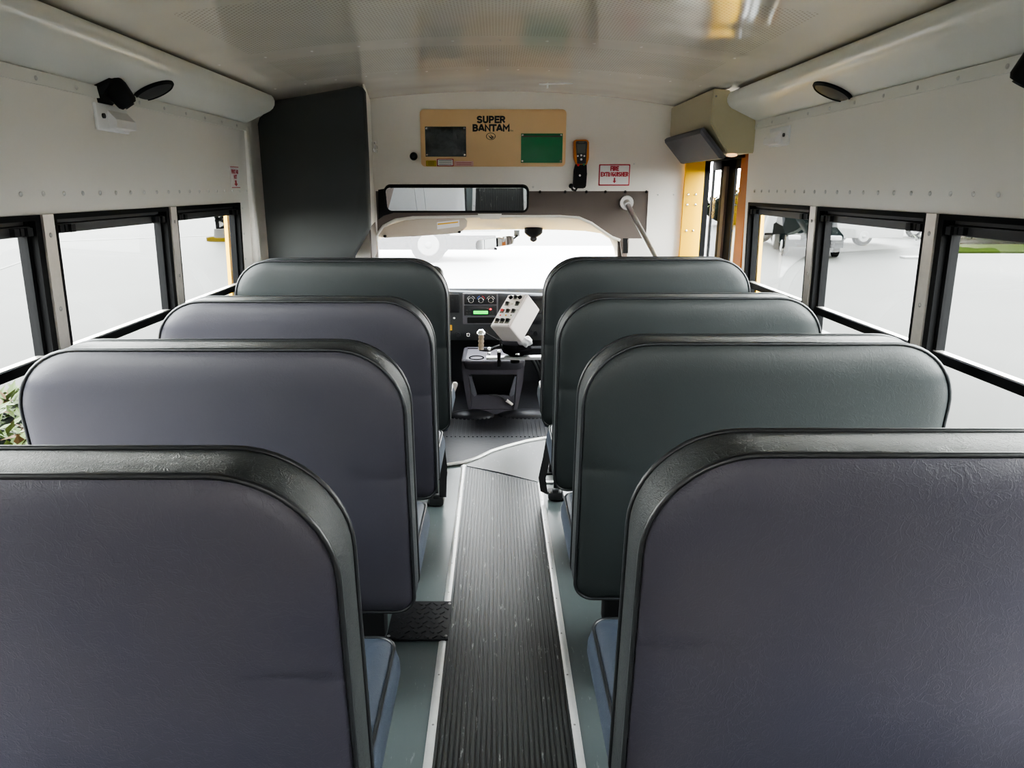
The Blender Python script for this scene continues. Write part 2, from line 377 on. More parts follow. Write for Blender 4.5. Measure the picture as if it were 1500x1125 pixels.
GL = {  # strokes in a box 0..w by 0..1: (width, [polylines])
 'S': (.62, [[(.58, .86)] + _arc(.31, .75, .25, .25, 45, 270, 9) + _arc(.31, .25, .26, .25, 90, -130, 9) + [(.03, .12)]]),
 'U': (.64, [[(.07, 1), (.07, .3)] + _arc(.32, .27, .25, .27, 180, 360, 10) + [(.57, 1)]]),
 'P': (.60, [[(.07, 0), (.07, 1), (.30, 1)] + _arc(.30, .73, .25, .27, 90, -90, 8) + [(.07, .46)]]),
 'E': (.54, [[(.52, 1), (.07, 1), (.07, 0), (.52, 0)], [(.07, .52), (.45, .52)]]),
 'R': (.62, [[(.07, 0), (.07, 1), (.30, 1)] + _arc(.30, .74, .25, .26, 90, -90, 8) + [(.07, .48)], [(.30, .48), (.57, 0)]]),
 'B': (.62, [[(.07, .52), (.07, 1), (.30, 1)] + _arc(.30, .76, .22, .24, 90, -90, 8) + [(.07, .52), (.07, 0), (.31, 0)] + _arc(.31, .26, .25, .26, -90, 90, 8)]),
 'A': (.68, [[(.03, 0), (.30, 1), (.38, 1), (.65, 0)], [(.13, .28), (.55, .28)]]),
 'N': (.68, [[(.07, 0), (.07, 1), (.61, 0), (.61, 1)]]),
 'T': (.58, [[(.0, 1), (.58, 1)], [(.29, 1), (.29, 0)]]),
 'M': (.80, [[(.07, 0), (.07, 1), (.40, .35), (.73, 1), (.73, 0)]]),
 'F': (.52, [[(.52, 1), (.07, 1), (.07, 0)], [(.07, .5), (.45, .5)]]),
 'I': (.14, [[(.07, 0), (.07, 1)]]),
 'X': (.62, [[(.03, 0), (.59, 1)], [(.03, 1), (.59, 0)]]),
 'G': (.66, [_arc(.32, .5, .26, .5, 55, 300, 12) + [(.58, .1), (.58, .46), (.36, .46)]]),
 'H': (.64, [[(.07, 0), (.07, 1)], [(.57, 0), (.57, 1)], [(.07, .52), (.57, .52)]]),
 'D': (.64, [[(.07, 0), (.07, 1), (.28, 1)] + _arc(.28, .5, .29, .5, 90, -90, 10) + [(.07, 0)]]),
 'K': (.62, [[(.07, 0), (.07, 1)], [(.57, 1), (.09, .45)], [(.24, .60), (.58, 0)]]),
 ' ': (.30, [])}
def letters(body, hgt, stroke, mat, parent, center, ux, uz, width=None, gap=0.16, wt=1.0):
    """block lettering as flat strokes on a surface; hgt = cap height, width = total width"""
    ux = Vector(ux).normalized(); uz = Vector(uz).normalized(); n = ux.cross(uz)
    tot = sum(GL[c][0] for c in body) + gap * (len(body) - 1)
    k = (width / tot) if width else hgt
    mb = MB(); x = -tot / 2; hs = stroke / 2; lay = 0
    for ch in body:
        w, lines = GL[ch]
        for ln in lines:
            pts = [((x + a) * k, (b - .5) * (hgt - stroke)) for a, b in ln]
            L_, R_ = [], []
            for i, p in enumerate(pts):
                a = pts[max(i - 1, 0)]; b = pts[min(i + 1, len(pts) - 1)]
                d0 = Vector((p[0] - a[0], p[1] - a[1])); d1 = Vector((b[0] - p[0], b[1] - p[1]))
                if d0.length < 1e-9: d0 = d1
                if d1.length < 1e-9: d1 = d0
                d0 = d0.normalized(); d1 = d1.normalized(); t = d0 + d1
                if t.length < 1e-6: t = d1.copy()
                t = t.normalized(); nn = Vector((-t.y, t.x)); sc = min(1.9, 1 / max(0.4, nn.dot(Vector((-d1.y, d1.x)))))
                ext = Vector((0, 0))
                if i == 0: ext = -d1 * hs * (0.95 if abs(d1.x * d1.y) < 0.02 else 0.3)
                if i == len(pts) - 1: ext = d0 * hs * (0.95 if abs(d0.x * d0.y) < 0.02 else 0.3)
                q = Vector(p) + ext
                L_.append(q + nn * hs * sc); R_.append(q - nn * hs * sc)
            lay += 1; off = n * (0.00004 * (lay % 7))
            mb.loft([[Vector(center) + ux * v.x + uz * v.y + off for v in L_], [Vector(center) + ux * v.x + uz * v.y + off for v in R_]], False)
        x += w + gap
    return mb.build('lettering', mat, parent)
def rrect(w, h, rt, rb, inset=0.0, seg=10, cx=0.0, cz=0.0):
    """rounded rectangle in (x,z): width w, bottom at 0, height h"""
    pts = []
    x0, x1, z0, z1 = -w / 2 + inset, w / 2 - inset, inset, h - inset
    rt = max(rt - inset, 0.004); rb = max(rb - inset, 0.004)
    for (ox, oz, r, a0) in ((x1 - rb, z0 + rb, rb, -90), (x1 - rt, z1 - rt, rt, 0), (x0 + rt, z1 - rt, rt, 90), (x0 + rb, z0 + rb, rb, 180)):
        for i in range(seg + 1):
            a = math.radians(a0 + 90 * i / seg); pts.append((cx + ox + r * math.cos(a), cz + oz + r * math.sin(a)))
    return pts

# ------------------------------------------------------------------ shell dimensions
W0 = 1.12; KW = 0.03; ZT = H - 0.065; ZS = 0.66; ZM = H - 0.425; ZC = H + 0.265
YB = -1.35                       # rear of the body
def WX(z): return W0 + KW * (ZT - z)
def arch(x): return H + 0.395 + 0.085 * (1 - (x / 1.0) ** 2)

# floor -------------------------------------------------------------
mb = MB()
mb.box((0, (YB + 4.0) / 2, -0.03), (2.3, 4.0 - YB, 0.06))
o = mb.build('floor', 'floor'); struct(o, 'grey green sheet flooring under the seats')
# curved edge between passenger floor and cab floor
curve_px = [(600, 690), (652, 683), (680, 679), (700, 672), (720, 662.4), (740, 656), (770, 648), (800, 643), (860, 638)]
cpts = [PG(x, y, 0.004) for x, y in curve_px]
mb = MB()
far = [Vector((p.x, 5.4, 0.004)) for p in cpts]
cp = [Vector((-1.1, cpts[0].y - 0.02, 0.004))] + cpts + [Vector((1.0, cpts[-1].y + 0.05, 0.004))]
fp = [Vector((-1.1, 5.4, 0.004))] + far + [Vector((1.0, 5.4, 0.004))]
top = [[p + Vector((0, 0, 0.004)) for p in cp], [p + Vector((0, 0, 0.004)) for p in fp]]
mb.loft([[p - Vector((0, 0, 0.04)) for p in cp]] + top, False)
# moulded humps of the mat before the console
for (px, py, w) in ((690, 612, 0.16), (772, 611, 0.2)):
    g = PG(px, py, 0.0); mb.sphere((g.x, g.y + 0.02, 0.0), (w, 0.09, 0.045), 3)
for i in range(26):
    x = -0.30 + i * 0.026
    mb.box((x, 4.22, 0.010), (0.008, 0.42, 0.006))
o = mb.build('floor_cab', 'rubber', None, True, 50); struct(o, 'black rubber floor mat of the driving cab')
mb = MB(); mb.tube([p + Vector((0, 0, 0.008)) for p in cp], 0.009, 8)
o = mb.build('trim_1', 'stripmetal', None, True); struct(o, 'pale curved edging strip between the floors')
# pale step area at the door
mb = MB()
pa = [PG(682, 683.5, 0.004), PG(735, 693, 0.004), PG(788, 709, 0.004)]
edge = [c for c in cp if c.x > -0.19]
pts = [Vector((-0.19, 3.575, 0.003))] + [Vector((c.x, c.y - 0.008, 0.003)) for c in edge[1:]] + [Vector((1.0, 3.3, 0.003)), Vector((0.215, 3.34, 0.003)), PG(735, 693, 0.003)]
mb.prism(pts, (0, 0, 0.003))
o = mb.build('floor_step', 'stepfloor'); struct(o, 'pale grey flooring beside the entrance')
# ribbed runner
XL, XR = -0.173, 0.211
rn = thing('aisle_runner', 'black ribbed rubber runner down the middle aisle', 'floor runner', (0.02, 1.0, 0))
mb = MB()
def yend(x): return 3.555 + (x - XL) / (XR - XL) * (3.335 - 3.555)
nrib = 27
for i in range(nrib):
    xa = XL + (XR - XL) * i / nrib; w = (XR - XL) / nrib
    a, b_, c, d = xa, xa + w * 0.22, xa + w * 0.32, xa + w * 0.9
    prof = [(xa, 0.003), (xa + w * 0.3, 0.003), (xa + w * 0.38, 0.0075), (xa + w * 0.92, 0.0075), (xa + w, 0.003)]
    r0 = [Vector((x, YB, z)) for x, z in prof]; r1 = [Vector((x, yend(x), z)) for x, z in prof]
    mb.loft([r0, r1], False)
mb.build('ribbed_mat', 'runner', rn)
# aluminium strips with screws
def strip(name, x, y0, y1, label, n):
    mb = MB(); w = 0.028
    prof = [(-w / 2, 0.001), (-w / 2, 0.005), (-w * 0.2, 0.009), (w * 0.2, 0.009), (w / 2, 0.005), (w / 2, 0.001)]
    mb.mat(0).loft([[Vector((x + a, y0, z)) for a, z in prof], [Vector((x + a, y1, z)) for a, z in prof]], True, True, True)
    mb.mat(1)
    y = y0 + 0.06
    while y < y1: mb.dome((x, y, 0.0085), (0, 0, 1), 0.004, 0.0015, 8, 2); y += 0.21
    o = mb.build(name, ['stripmetal', 'screw'], None, True); struct(o, label)
strip('trim_2', XL - 0.005, YB, 2.03, 'pale aluminium floor strip left of the runner, near length', 0)
strip('trim_3', XL - 0.005, 2.26, 3.57, 'pale aluminium floor strip left of the runner, far length', 0)
strip('trim_4', XR + 0.005, YB, 3.335, 'pale aluminium floor strip right of the runner', 0)
mb = MB(); mb.box((0.30, 3.345, 0.005), (0.17, 0.02, 0.008)); o = mb.build('trim_5', 'stripmetal'); struct(o, 'short pale cross strip at the runner end')
# diamond plate cover
dp = thing('tread_plate', 'dark diamond tread plate screwed across the left floor strip', 'tread plate', (-0.28, 2.14, 0))
mb = MB(); mb.box((-0.265, 2.145, 0.008), (0.206, 0.225, 0.008), None, 0.002)
for i in range(9):
    for j in range(8):
        x = -0.357 + i * 0.0275 + (0.0 if j % 2 else 0.013); y = 2.045 + j * 0.0275
        if x > -0.168: continue
        a = PI / 4 if (i + j) % 2 else -PI / 4
        mb.box((x, y, 0.0125), (0.021, 0.006, 0.004), Matrix.Rotation(a, 3, 'Z'), 0.0012, 1)
mb.build('plate', 'rubber', dp)
for (x, y) in ((-0.17, 2.05), (-0.17, 2.24), (-0.36, 2.05)):
    mb = MB(); mb.dome((x, y, 0.012), (0, 0, 1), 0.006, 0.003); mb.build('screw', 'screw', dp, True)

# ceiling -----------------------------------------------------------
mb = MB()
xs = [-1.16 + 2.32 * i / 28 for i in range(29)]
ys = [YB, 0.2, 1.2, 2.64, 2.66, 3.3, 3.99]
rings = []
for y in (YB, 0.5, 1.3, 2.0, 2.645): rings.append([Vector((x, y, arch(x))) for x in xs])
mb.mat(0).loft(rings, False)
rings = []
for y in (2.625, 3.3, 4.0): rings.append([Vector((x, y, arch(x) + 0.004)) for x in xs])
mb.loft(rings, False)
mb.mat(1)
for yy, st in ((2.632, 0.16), (3.27, 0.13), (1.25, 0.16)):
    x = -0.95
    while x < 0.96: mb.dome((x, yy, arch(x) + (0.003 if yy > 3 else 0)), (0, 0, -1), 0.0055, 0.003, 8, 2); x += st
o = mb.build('ceiling', ['ceiling', 'rivet'], None, True, 60); struct(o, 'glossy white perforated metal ceiling')
mb = MB(); mb.box((0.28, 3.62, arch(0.28) - 0.002), (0.16, 0.014, 0.006), Matrix.Rotation(-0.03, 3, 'Y'), 0.002); mb.box((0.24, 3.62, arch(0.24) - 0.012), (0.008, 0.012, 0.022))
o = mb.build('ceiling_clip', ['whiteplastic']); tag(o, 'small pale clip strip on the ceiling above the notice board', 'clip')
# coves -------------------------------------------------------------
cov = [(1.13, 0.262), (1.02, 0.312), (0.998, 0.322), (0.984, 0.333), (0.976, 0.347), (0.974, 0.362), (0.979, 0.377), (0.986, 0.386), (0.996, 0.390)]
for side, nm, y1 in ((-1, 'trim_6', 3.33), (1, 'trim_7', 3.22)):
    mb = MB()
    mb.mat(0).loft([[Vector((side * x, y, H + d)) for x, d in cov] for y in (YB, y1)], False)
    mb.loft([[Vector((side * x, y1, H + d)) for x, d in cov] + [Vector((side * 1.13, y1, H + 0.38))], [Vector((side * 1.12, y1 + 0.001, H + 0.33))] * 10], True)
    # flange with screws
    mb.box((side * (WX(ZC) - 0.004), (YB + y1) / 2, ZC - 0.012), (0.006, y1 - YB, 0.03))
    mb.mat(1); y = 0.3
    while y < y1 - 0.03: mb.dome((side * (WX(ZC) - 0.008), y, ZC - 0.014), (-side, 0, 0), 0.006, 0.004, 8, 3); y += 0.17
    o = mb.build(nm, ['cove', 'rivet'], None, True, 35); struct(o, 'white rounded cove along the %s wall top' % ('left' if side < 0 else 'right'))

# side walls ---------------------------------------------------------
PL = [1.10, 1.80, 2.505]; PR = [1.15, 1.86, 2.565]
ENDL, ENDR = 3.18, 3.25
def wallbox(mb, side, y0, y1, z0, z1, w0, w1):
    """box on a side wall between offsets w0..w1 outward from the inner face, following the lean"""
    pts = []
    for (y, z, w) in ((y0, z0, w0), (y1, z0, w0), (y1, z1, w0), (y0, z1, w0), (y0, z0, w1), (y1, z0, w1), (y1, z1, w1), (y0, z1, w1)):
        pts.append(mb.bm.verts.new(Vector((side * (WX(z) + w), y, z))))
    fs = [mb.bm.faces.new([pts[i] for i in q]) for q in ((0, 1, 2, 3), (7, 6, 5, 4), (0, 4, 5, 1), (1, 5, 6, 2), (2, 6, 7, 3), (3, 7, 4, 0))]
    mb._tag(fs); return mb
win_n = 0; trim_n = 8
for side, nm, posts, yend_ in ((-1, 'wall_left', PL, ENDL), (1, 'wall_right', PR, ENDR)):
    mb = MB().mat(0)
    yfront = 3.38 if side < 0 else 3.30
    wallbox(mb, side, YB, yfront, ZT, ZC + 0.02, 0, 0.02)
    wallbox(mb, side, YB, yfront if side > 0 else 4.0, 0.0, ZS, 0, 0.02)
    wallbox(mb, side, yend_, yfront, ZS, ZT, 0, 0.02)
    wallbox(mb, side, YB, posts[0] - 0.70, ZS, ZT, 0, 0.02)
    if side > 0: wallbox(mb, side, 3.24, 4.0, 1.60, ZC + 0.22, 0.03, 0.05)
    if side < 0:
        wallbox(mb, side, 3.38, 4.0, ZS, ZC + 0.2, 0, 0.02)
    # yellow outer skin
    mb.mat(2)
    wallbox(mb, side, YB, 4.03 if side < 0 else 3.35, ZT + 0.0, ZC + 0.22, 0.045, 0.06)
    wallbox(mb, side, YB, yend_ + 0.1, -0.45, ZS, 0.045, 0.06)
    for p in posts: wallbox(mb, side, p - 0.03, p + 0.03, ZS, ZT, 0.036, 0.045)
    wallbox(mb, side, yend_ - 0.030, yend_ + 0.12, ZS, ZT, 0.045, 0.06)
    # rivets
    mb.mat(1); y = 0.6
    while y < yfront - 0.02:
        mb.dome((side * (WX(H - 0.016) - 0.0005), y, H - 0.016), (-side, 0, 0), 0.0065, 0.004, 8, 3); y += 0.0865
    if side < 0:
        for z in (1.36, 1.25, 1.14): mb.dome((side * (WX(z) - 0.0005), yend_ + 0.035, z), (-side, 0, 0), 0.005, 0.003, 8, 3)
    o = mb.build(nm, ['wall', 'rivet', 'yellow'], None, True, 30)
    struct(o, 'white metal panels of the %s side wall' % ('left' if side < 0 else 'right'))
    # posts
    for p in posts:
        mb = MB().mat(0); wallbox(mb, side, p - 0.022, p + 0.022, ZS, ZT, -0.012, 0.0)
        mb.mat(1)
        for z in (1.335, 1.15, 0.95, 0.78): mb.dome((side * (WX(z) - 0.012), p, z), (-side, 0, 0), 0.0065, 0.003, 8, 3)
        o = mb.build('trim_%d' % trim_n, ['alu', 'screw'], None, True, 30); trim_n += 1
        struct(o, 'bare aluminium post between the %s windows' % ('left' if side < 0 else 'right'))
    # windows
    bounds = [posts[0] - 0.70] + posts + [yend_ + 0.022]
    for a, b_ in zip(bounds, bounds[1:]):
        win_n += 1
        y0, y1 = a + 0.022, b_ - 0.022
        wn = bpy.data.objects.new('window_%d' % win_n, None); COL.objects.link(wn); wn.location = (side * 1.13, (y0 + y1) / 2, ZS)
        struct(wn, 'split sash bus window in a black frame, %s side' % ('left' if side < 0 else 'right'))
        fb = MB().mat(0)
        wallbox(fb, side, y0, y0 + 0.022, ZS, ZT, -0.006, 0.035); wallbox(fb, side, y1 - 0.022, y1, ZS, ZT, -0.006, 0.035)
        wallbox(fb, side, y0 + 0.022, y0 + 0.034, ZS, ZT, 0.012, 0.035); wallbox(fb, side, y1 - 0.034, y1 - 0.022, ZS, ZT, 0.012, 0.035)
        wallbox(fb, side, y0 + 0.022, y1 - 0.022, ZT - 0.014, ZT, -0.006, 0.035)
        wallbox(fb, side, y0 + 0.022, y1 - 0.022, ZT - 0.045, ZT - 0.012, 0.026, 0.035)
        wallbox(fb, side, y0, y1, ZS, ZS + 0.03, -0.006, 0.035)
        fb.mat(1); wallbox(fb, side, y0 + 0.022, y1 - 0.022, ZT - 0.024, ZT - 0.014, 0.016, 0.028)
        wallbox(fb, side, y0 + 0.022, y1 - 0.022, ZT - 0.050, ZT - 0.027, 0.008, 0.028)
        fb.mat(0); wallbox(fb, side, y0 + 0.022, y1 - 0.022, ZM - 0.012, ZM + 0.012, 0.006, 0.030)
        fb.mat(2); wallbox(fb, side, y0 + 0.024, y1 - 0.024, ZM + 0.012, ZM + 0.015, 0.01, 0.03)
        fb.build('frame', ['frame', 'framegrey', 'alu'], wn)
        for (ya, yb) in ((y0 + 0.035, y0 + 0.10), (y1 - 0.10, y1 - 0.035)):
            lb = MB(); wallbox(lb, side, ya, ya + 0.018, ZT - 0.047, ZT - 0.029, -0.004, 0.012); wallbox(lb, side, ya + 0.026, ya + 0.038, ZT - 0.047, ZT - 0.029, -0.002, 0.012)
            wallbox(lb, side, ya + 0.045, yb, ZT - 0.049, ZT - 0.029, -0.006, 0.012)
            lb.build('latch', 'black', wn)
        gb = MB(); wallbox(gb, side, y0 + 0.03, y1 - 0.03, ZM, ZT - 0.035, 0.018, 0.020); gb.build('upper_pane', 'glass', wn)
        gb = MB(); wallbox(gb, side, y0 + 0.03, y1 - 0.03, ZS + 0.02, ZM, 0.034, 0.036); gb.build('lower_pane', 'glass', wn)

# rear wall with emergency door opening ---------------------------------
mb = MB().mat(0)
YR = YB
def rearbox(x0, x1, z0, z1): mb.box(((x0 + x1) / 2, YR, (z0 + z1) / 2), (x1 - x0, 0.04, z1 - z0))
rearbox(-1.14, -0.28, 0, 1.95); rearbox(0.28, 1.14, 0, 1.95); rearbox(-0.28, 0.28, 1.5, 1.97); rearbox(-0.28, 0.28, 0, 1.12)
o = mb.build('wall_back', ['wall']); struct(o, 'white rear wall with windows')

# bulkhead ----------------------------------------------------------------
YF = 4.0
arch_px = [(538, 430), (541, 395), (545, 365), (551, 346), (562, 331), (580, 322), (605, 318.5), (700, 317), (820, 317), (848, 319), (866, 327), (883, 339), (896, 347.5), (908, 352), (912, 380), (914, 430)]
wtop_px = [(541, 430), (543, 390), (547, 364), (553, 352), (566, 345), (600, 340), (690, 337), (760, 336), (830, 337), (858, 338.5), (880, 342), (893, 350), (899, 364), (902, 380), (904, 405), (905, 430)]
za = P(700, 280, YF).z
xr = P(949, 300, YF).x; zr = P(949, 349, YF).z
mb = MB().mat(0)
xl = -0.66
cols = [-1.14, -0.9, xl] + [xl + (xr - xl) * i / 12 for i in range(1, 13)] + [1.0, 1.03]
for a, b_ in zip(cols, cols[1:]):
    m_ = (a + b_) / 2
    zb = za if xl < m_ < xr else 0.0
    mb.prism([(a, YF, zb), (b_, YF, zb), (b_, YF, arch(b_) + 0.02), (a, YF, arch(a) + 0.02)], (0, 0.03, 0))
xa = P(921, 350, YF).x
mb.prism([(xa, YF, 0), (xr, YF, 0), (xr, YF, zr - 0.002), (xa, YF, zr - 0.002)], (0, 0.03, 0))
mb.mat(1)
for (x, y) in ((964, 285), (987, 285), (741 + 40, 274), (740 + 189, 240)): mb.dome(P(x, y, YF), (0, -1, 0), 0.006, 0.003, 8, 3)
mb.dome(P(672, 276, YF), (0, -1, 0), 0.006, 0.003, 8, 3)
o = mb.build('wall_front', ['wall', 'rivet'], None, False); struct(o, 'white bulkhead wall over the cab')
# brown liner below the bulkhead
A = [P(x, y, YF + 0.01) for x, y in arch_px]
mb = MB().mat(0)
topz = za + 0.004
for a, b_ in zip(A[2:-2], A[3:-2]):
    mb.prism([(a.x, YF + 0.004, a.z), (b_.x, YF + 0.004, b_.z), (b_.x, YF + 0.004, topz), (a.x, YF + 0.004, topz)], (0, 0.02, 0))
mb.prism([(-0.72, YF + 0.004, 0.9), (A[2].x, YF + 0.004, A[2].z), (A[2].x, YF + 0.004, topz), (-0.72, YF + 0.004, topz)], (0, 0.02, 0))
e = A[-3]
mb.prism([(e.x, YF + 0.004, e.z), (xr, YF + 0.004, zr), (xr, YF + 0.004, topz), (e.x, YF + 0.004, topz)], (0, 0.02, 0))
mb.mat(1)
for x in (791, 828, 859, 887, 916, 947): mb.dome(P(x, 281, YF), (0, -1, 0), 0.008, 0.006, 8, 3)
o = mb.build('trim_20', ['brown', 'black'], None, False); struct(o, 'brown fabric liner panel under the bulkhead')
# cab headliner lofted from arch to windscreen
B = [P(x, y, 5.0) for x, y in wtop_px]
mb = MB()
rings = []
for t in (0, 0.12, 0.5, 0.85, 1.0):
    r = []
    for a, b_ in zip(A, B):
        p = a.lerp(b_, t); 
        bulge = 0.012 * math.sin(PI * t)
        r.append(p + Vector((0, 0, bulge)))
    rings.append(r)
mb.loft(rings, False)
lip = [[p + Vector((0, -0.012, 0)) for p in A[1:-2]], [p + Vector((0, -0.012, 0.006)) for p in A[1:-2]], [p + Vector((0, 0.01, 0.008)) for p in A[1:-2]]]
mb.loft(lip, False)
mb.tube([p + Vector((0, -0.008, 0)) for p in A[2:-2]], 0.008, 8)
ba = [P(x, 313 + dy, 4.02) for x, dy in ((700, 0), (735, 0), (731, 8), (704, 8))]
mb.prism(ba, (0, -0.03, 0))
o = mb.build('ceiling_cab', 'headliner', None, True, 60); struct(o, 'pale headliner and pillars of the cab')
# jamb right of the arch
mb = MB(); mb.prism([P(905, 352, 4.06), P(922, 352, 4.06), P(923, 430, 4.06), P(906, 430, 4.06)], (0, 0.03, 0))
o = mb.build('trim_21', 'brown'); struct(o, 'brown pillar trim right of the windscreen')
mb = MB(); mb.prism([P(912.5, 349, 4.0), P(919.5, 349, 4.0), P(919.5, 371, 4.0), P(912.5, 371, 4.0)], (0, 0.02, 0)); o = mb.build('belt_bracket', 'black'); tag(o, 'small black bracket on the pillar right of the windscreen', 'bracket')

# windscreen -----------------------------------------------------------------
mb = MB()
wt = P(725, 326, 5.02); wb = P(725, 440, 5.55)
rings = []
for t in [i / 8 for i in range(9)]:
    x = -1.0 + 2.0 * t; bow = 0.12 * (1 - (2 * t - 1) ** 2)
    rings.append([Vector((x * 0.95, 4.99 + bow * 0.5, wt.z)), Vector((x, 5.45 + bow, wb.z))])
mb.loft(rings, False)
o = mb.build('window_20', 'windscreen', None, True); struct(o, 'wide windscreen of the cab with added white haze')
# outer cab roof and hood to stop light leaking
mb = MB()
mb.prism([(-1.0, 4.03, 1.5), (1.0, 4.03, 1.5), (0.95, 5.02, wt.z + 0.03), (-0.95, 5.02, wt.z + 0.03)], (0, 0, 0.03))
mb.prism([(-1.0, 5.4, 0.62), (1.0, 5.4, 0.62), (0.9, 6.5, 0.45), (-0.9, 6.5, 0.45)], (0, 0, -0.3))
o = mb.build('roof_cab', 'yellow'); struct(o, 'yellow outer skin of the cab')
mb = MB()
for sx in (-1, 1): mb.box((sx * 0.99, 4.7, 0.3), (0.04, 1.4, 0.95))
mb.box((0, 5.45, 0.3), (2.0, 0.04, 0.8))
o = mb.build('wall_cab', 'dash'); struct(o, 'dark lower panels of the cab')
for i, sx in enumerate((-1, 1)):
    mb = MB(); mb.box((sx * 1.0, 4.55, 0.95), (0.006, 1.0, 0.42)); o = mb.build('window_%d' % (21 + i), 'glass'); struct(o, 'cab side window')

# entrance door (right) -------------------------------------------------------
dr = bpy.data.objects.new('door_1', None); COL.objects.link(dr); dr.location = (1.15, 3.7, 0); struct(dr, 'folding entrance door with narrow glass leaves')
mb = MB().mat(0)
mb.box((1.063, 3.985, 0.62), (0.104, 0.02, 2.0)); mb.mat(1)
for (x, y) in ((1008, 285), (1019, 285), (1006.5, 300), (1018.5, 300), (1005, 338), (1015, 338)): mb.dome(P(x, y, 3.973), (0, -1, 0), 0.007, 0.004, 8, 3)
mb.build('front_post', ['yellow', 'chrome'], dr)
mb = MB(); mb.box((1.13, 3.985, 0.62), (0.03, 0.02, 2.0)); mb.build('front_seal', 'frame', dr)
mb = MB(); mb.box((1.155, 3.385, 0.62), (0.05, 0.125, 1.98), None, 0.008); mb.build('rear_post', 'orange', dr)
mb = MB(); mb.box((1.16, 3.7, 1.63), (0.06, 0.62, 0.10)); mb.build('header', 'frame', dr)
for nm, ya, yb in (('door_leaf', 3.73, 3.985), ('door_leaf', 3.44, 3.71)):
    mb = MB().mat(0); z0, z1 = -0.3, 1.58
    for (y0, y1) in ((ya, ya + (0.10 if ya > 3.6 else 0.012)), (yb - (0.02 if ya > 3.6 else 0.11), yb)): mb.box((1.165, (y0 + y1) / 2, (z0 + z1) / 2), (0.012, y1 - y0, z1 - z0))
    mb.box((1.165, (ya + yb) / 2, z1 - 0.02), (0.012, yb - ya, 0.05)); mb.box((1.165, (ya + yb) / 2, 0.55), (0.012, yb - ya, 0.08)); mb.box((1.165, (ya + yb) / 2, z0 + 0.05), (0.012, yb - ya, 0.10))
    lf = mb.build('door_leaf', ['frame'], dr)
    mb = MB(); mb.box((1.165, (ya + yb) / 2, (z0 + z1) / 2), (0.004, yb - ya - 0.01, z1 - z0 - 0.1)); g = mb.build('pane', 'glass', dr)
mb = MB(); mb.box((1.152, 3.72, 0.65), (0.012, 0.05, 1.8)); mb.build('seal', 'brown', dr)
mb = MB().mat(0)
o = MB().box((1.10, 3.66, -0.2), (0.1, 0.66, 0.38)).build('trim_22', 'frame'); struct(o, 'dark entrance step riser')

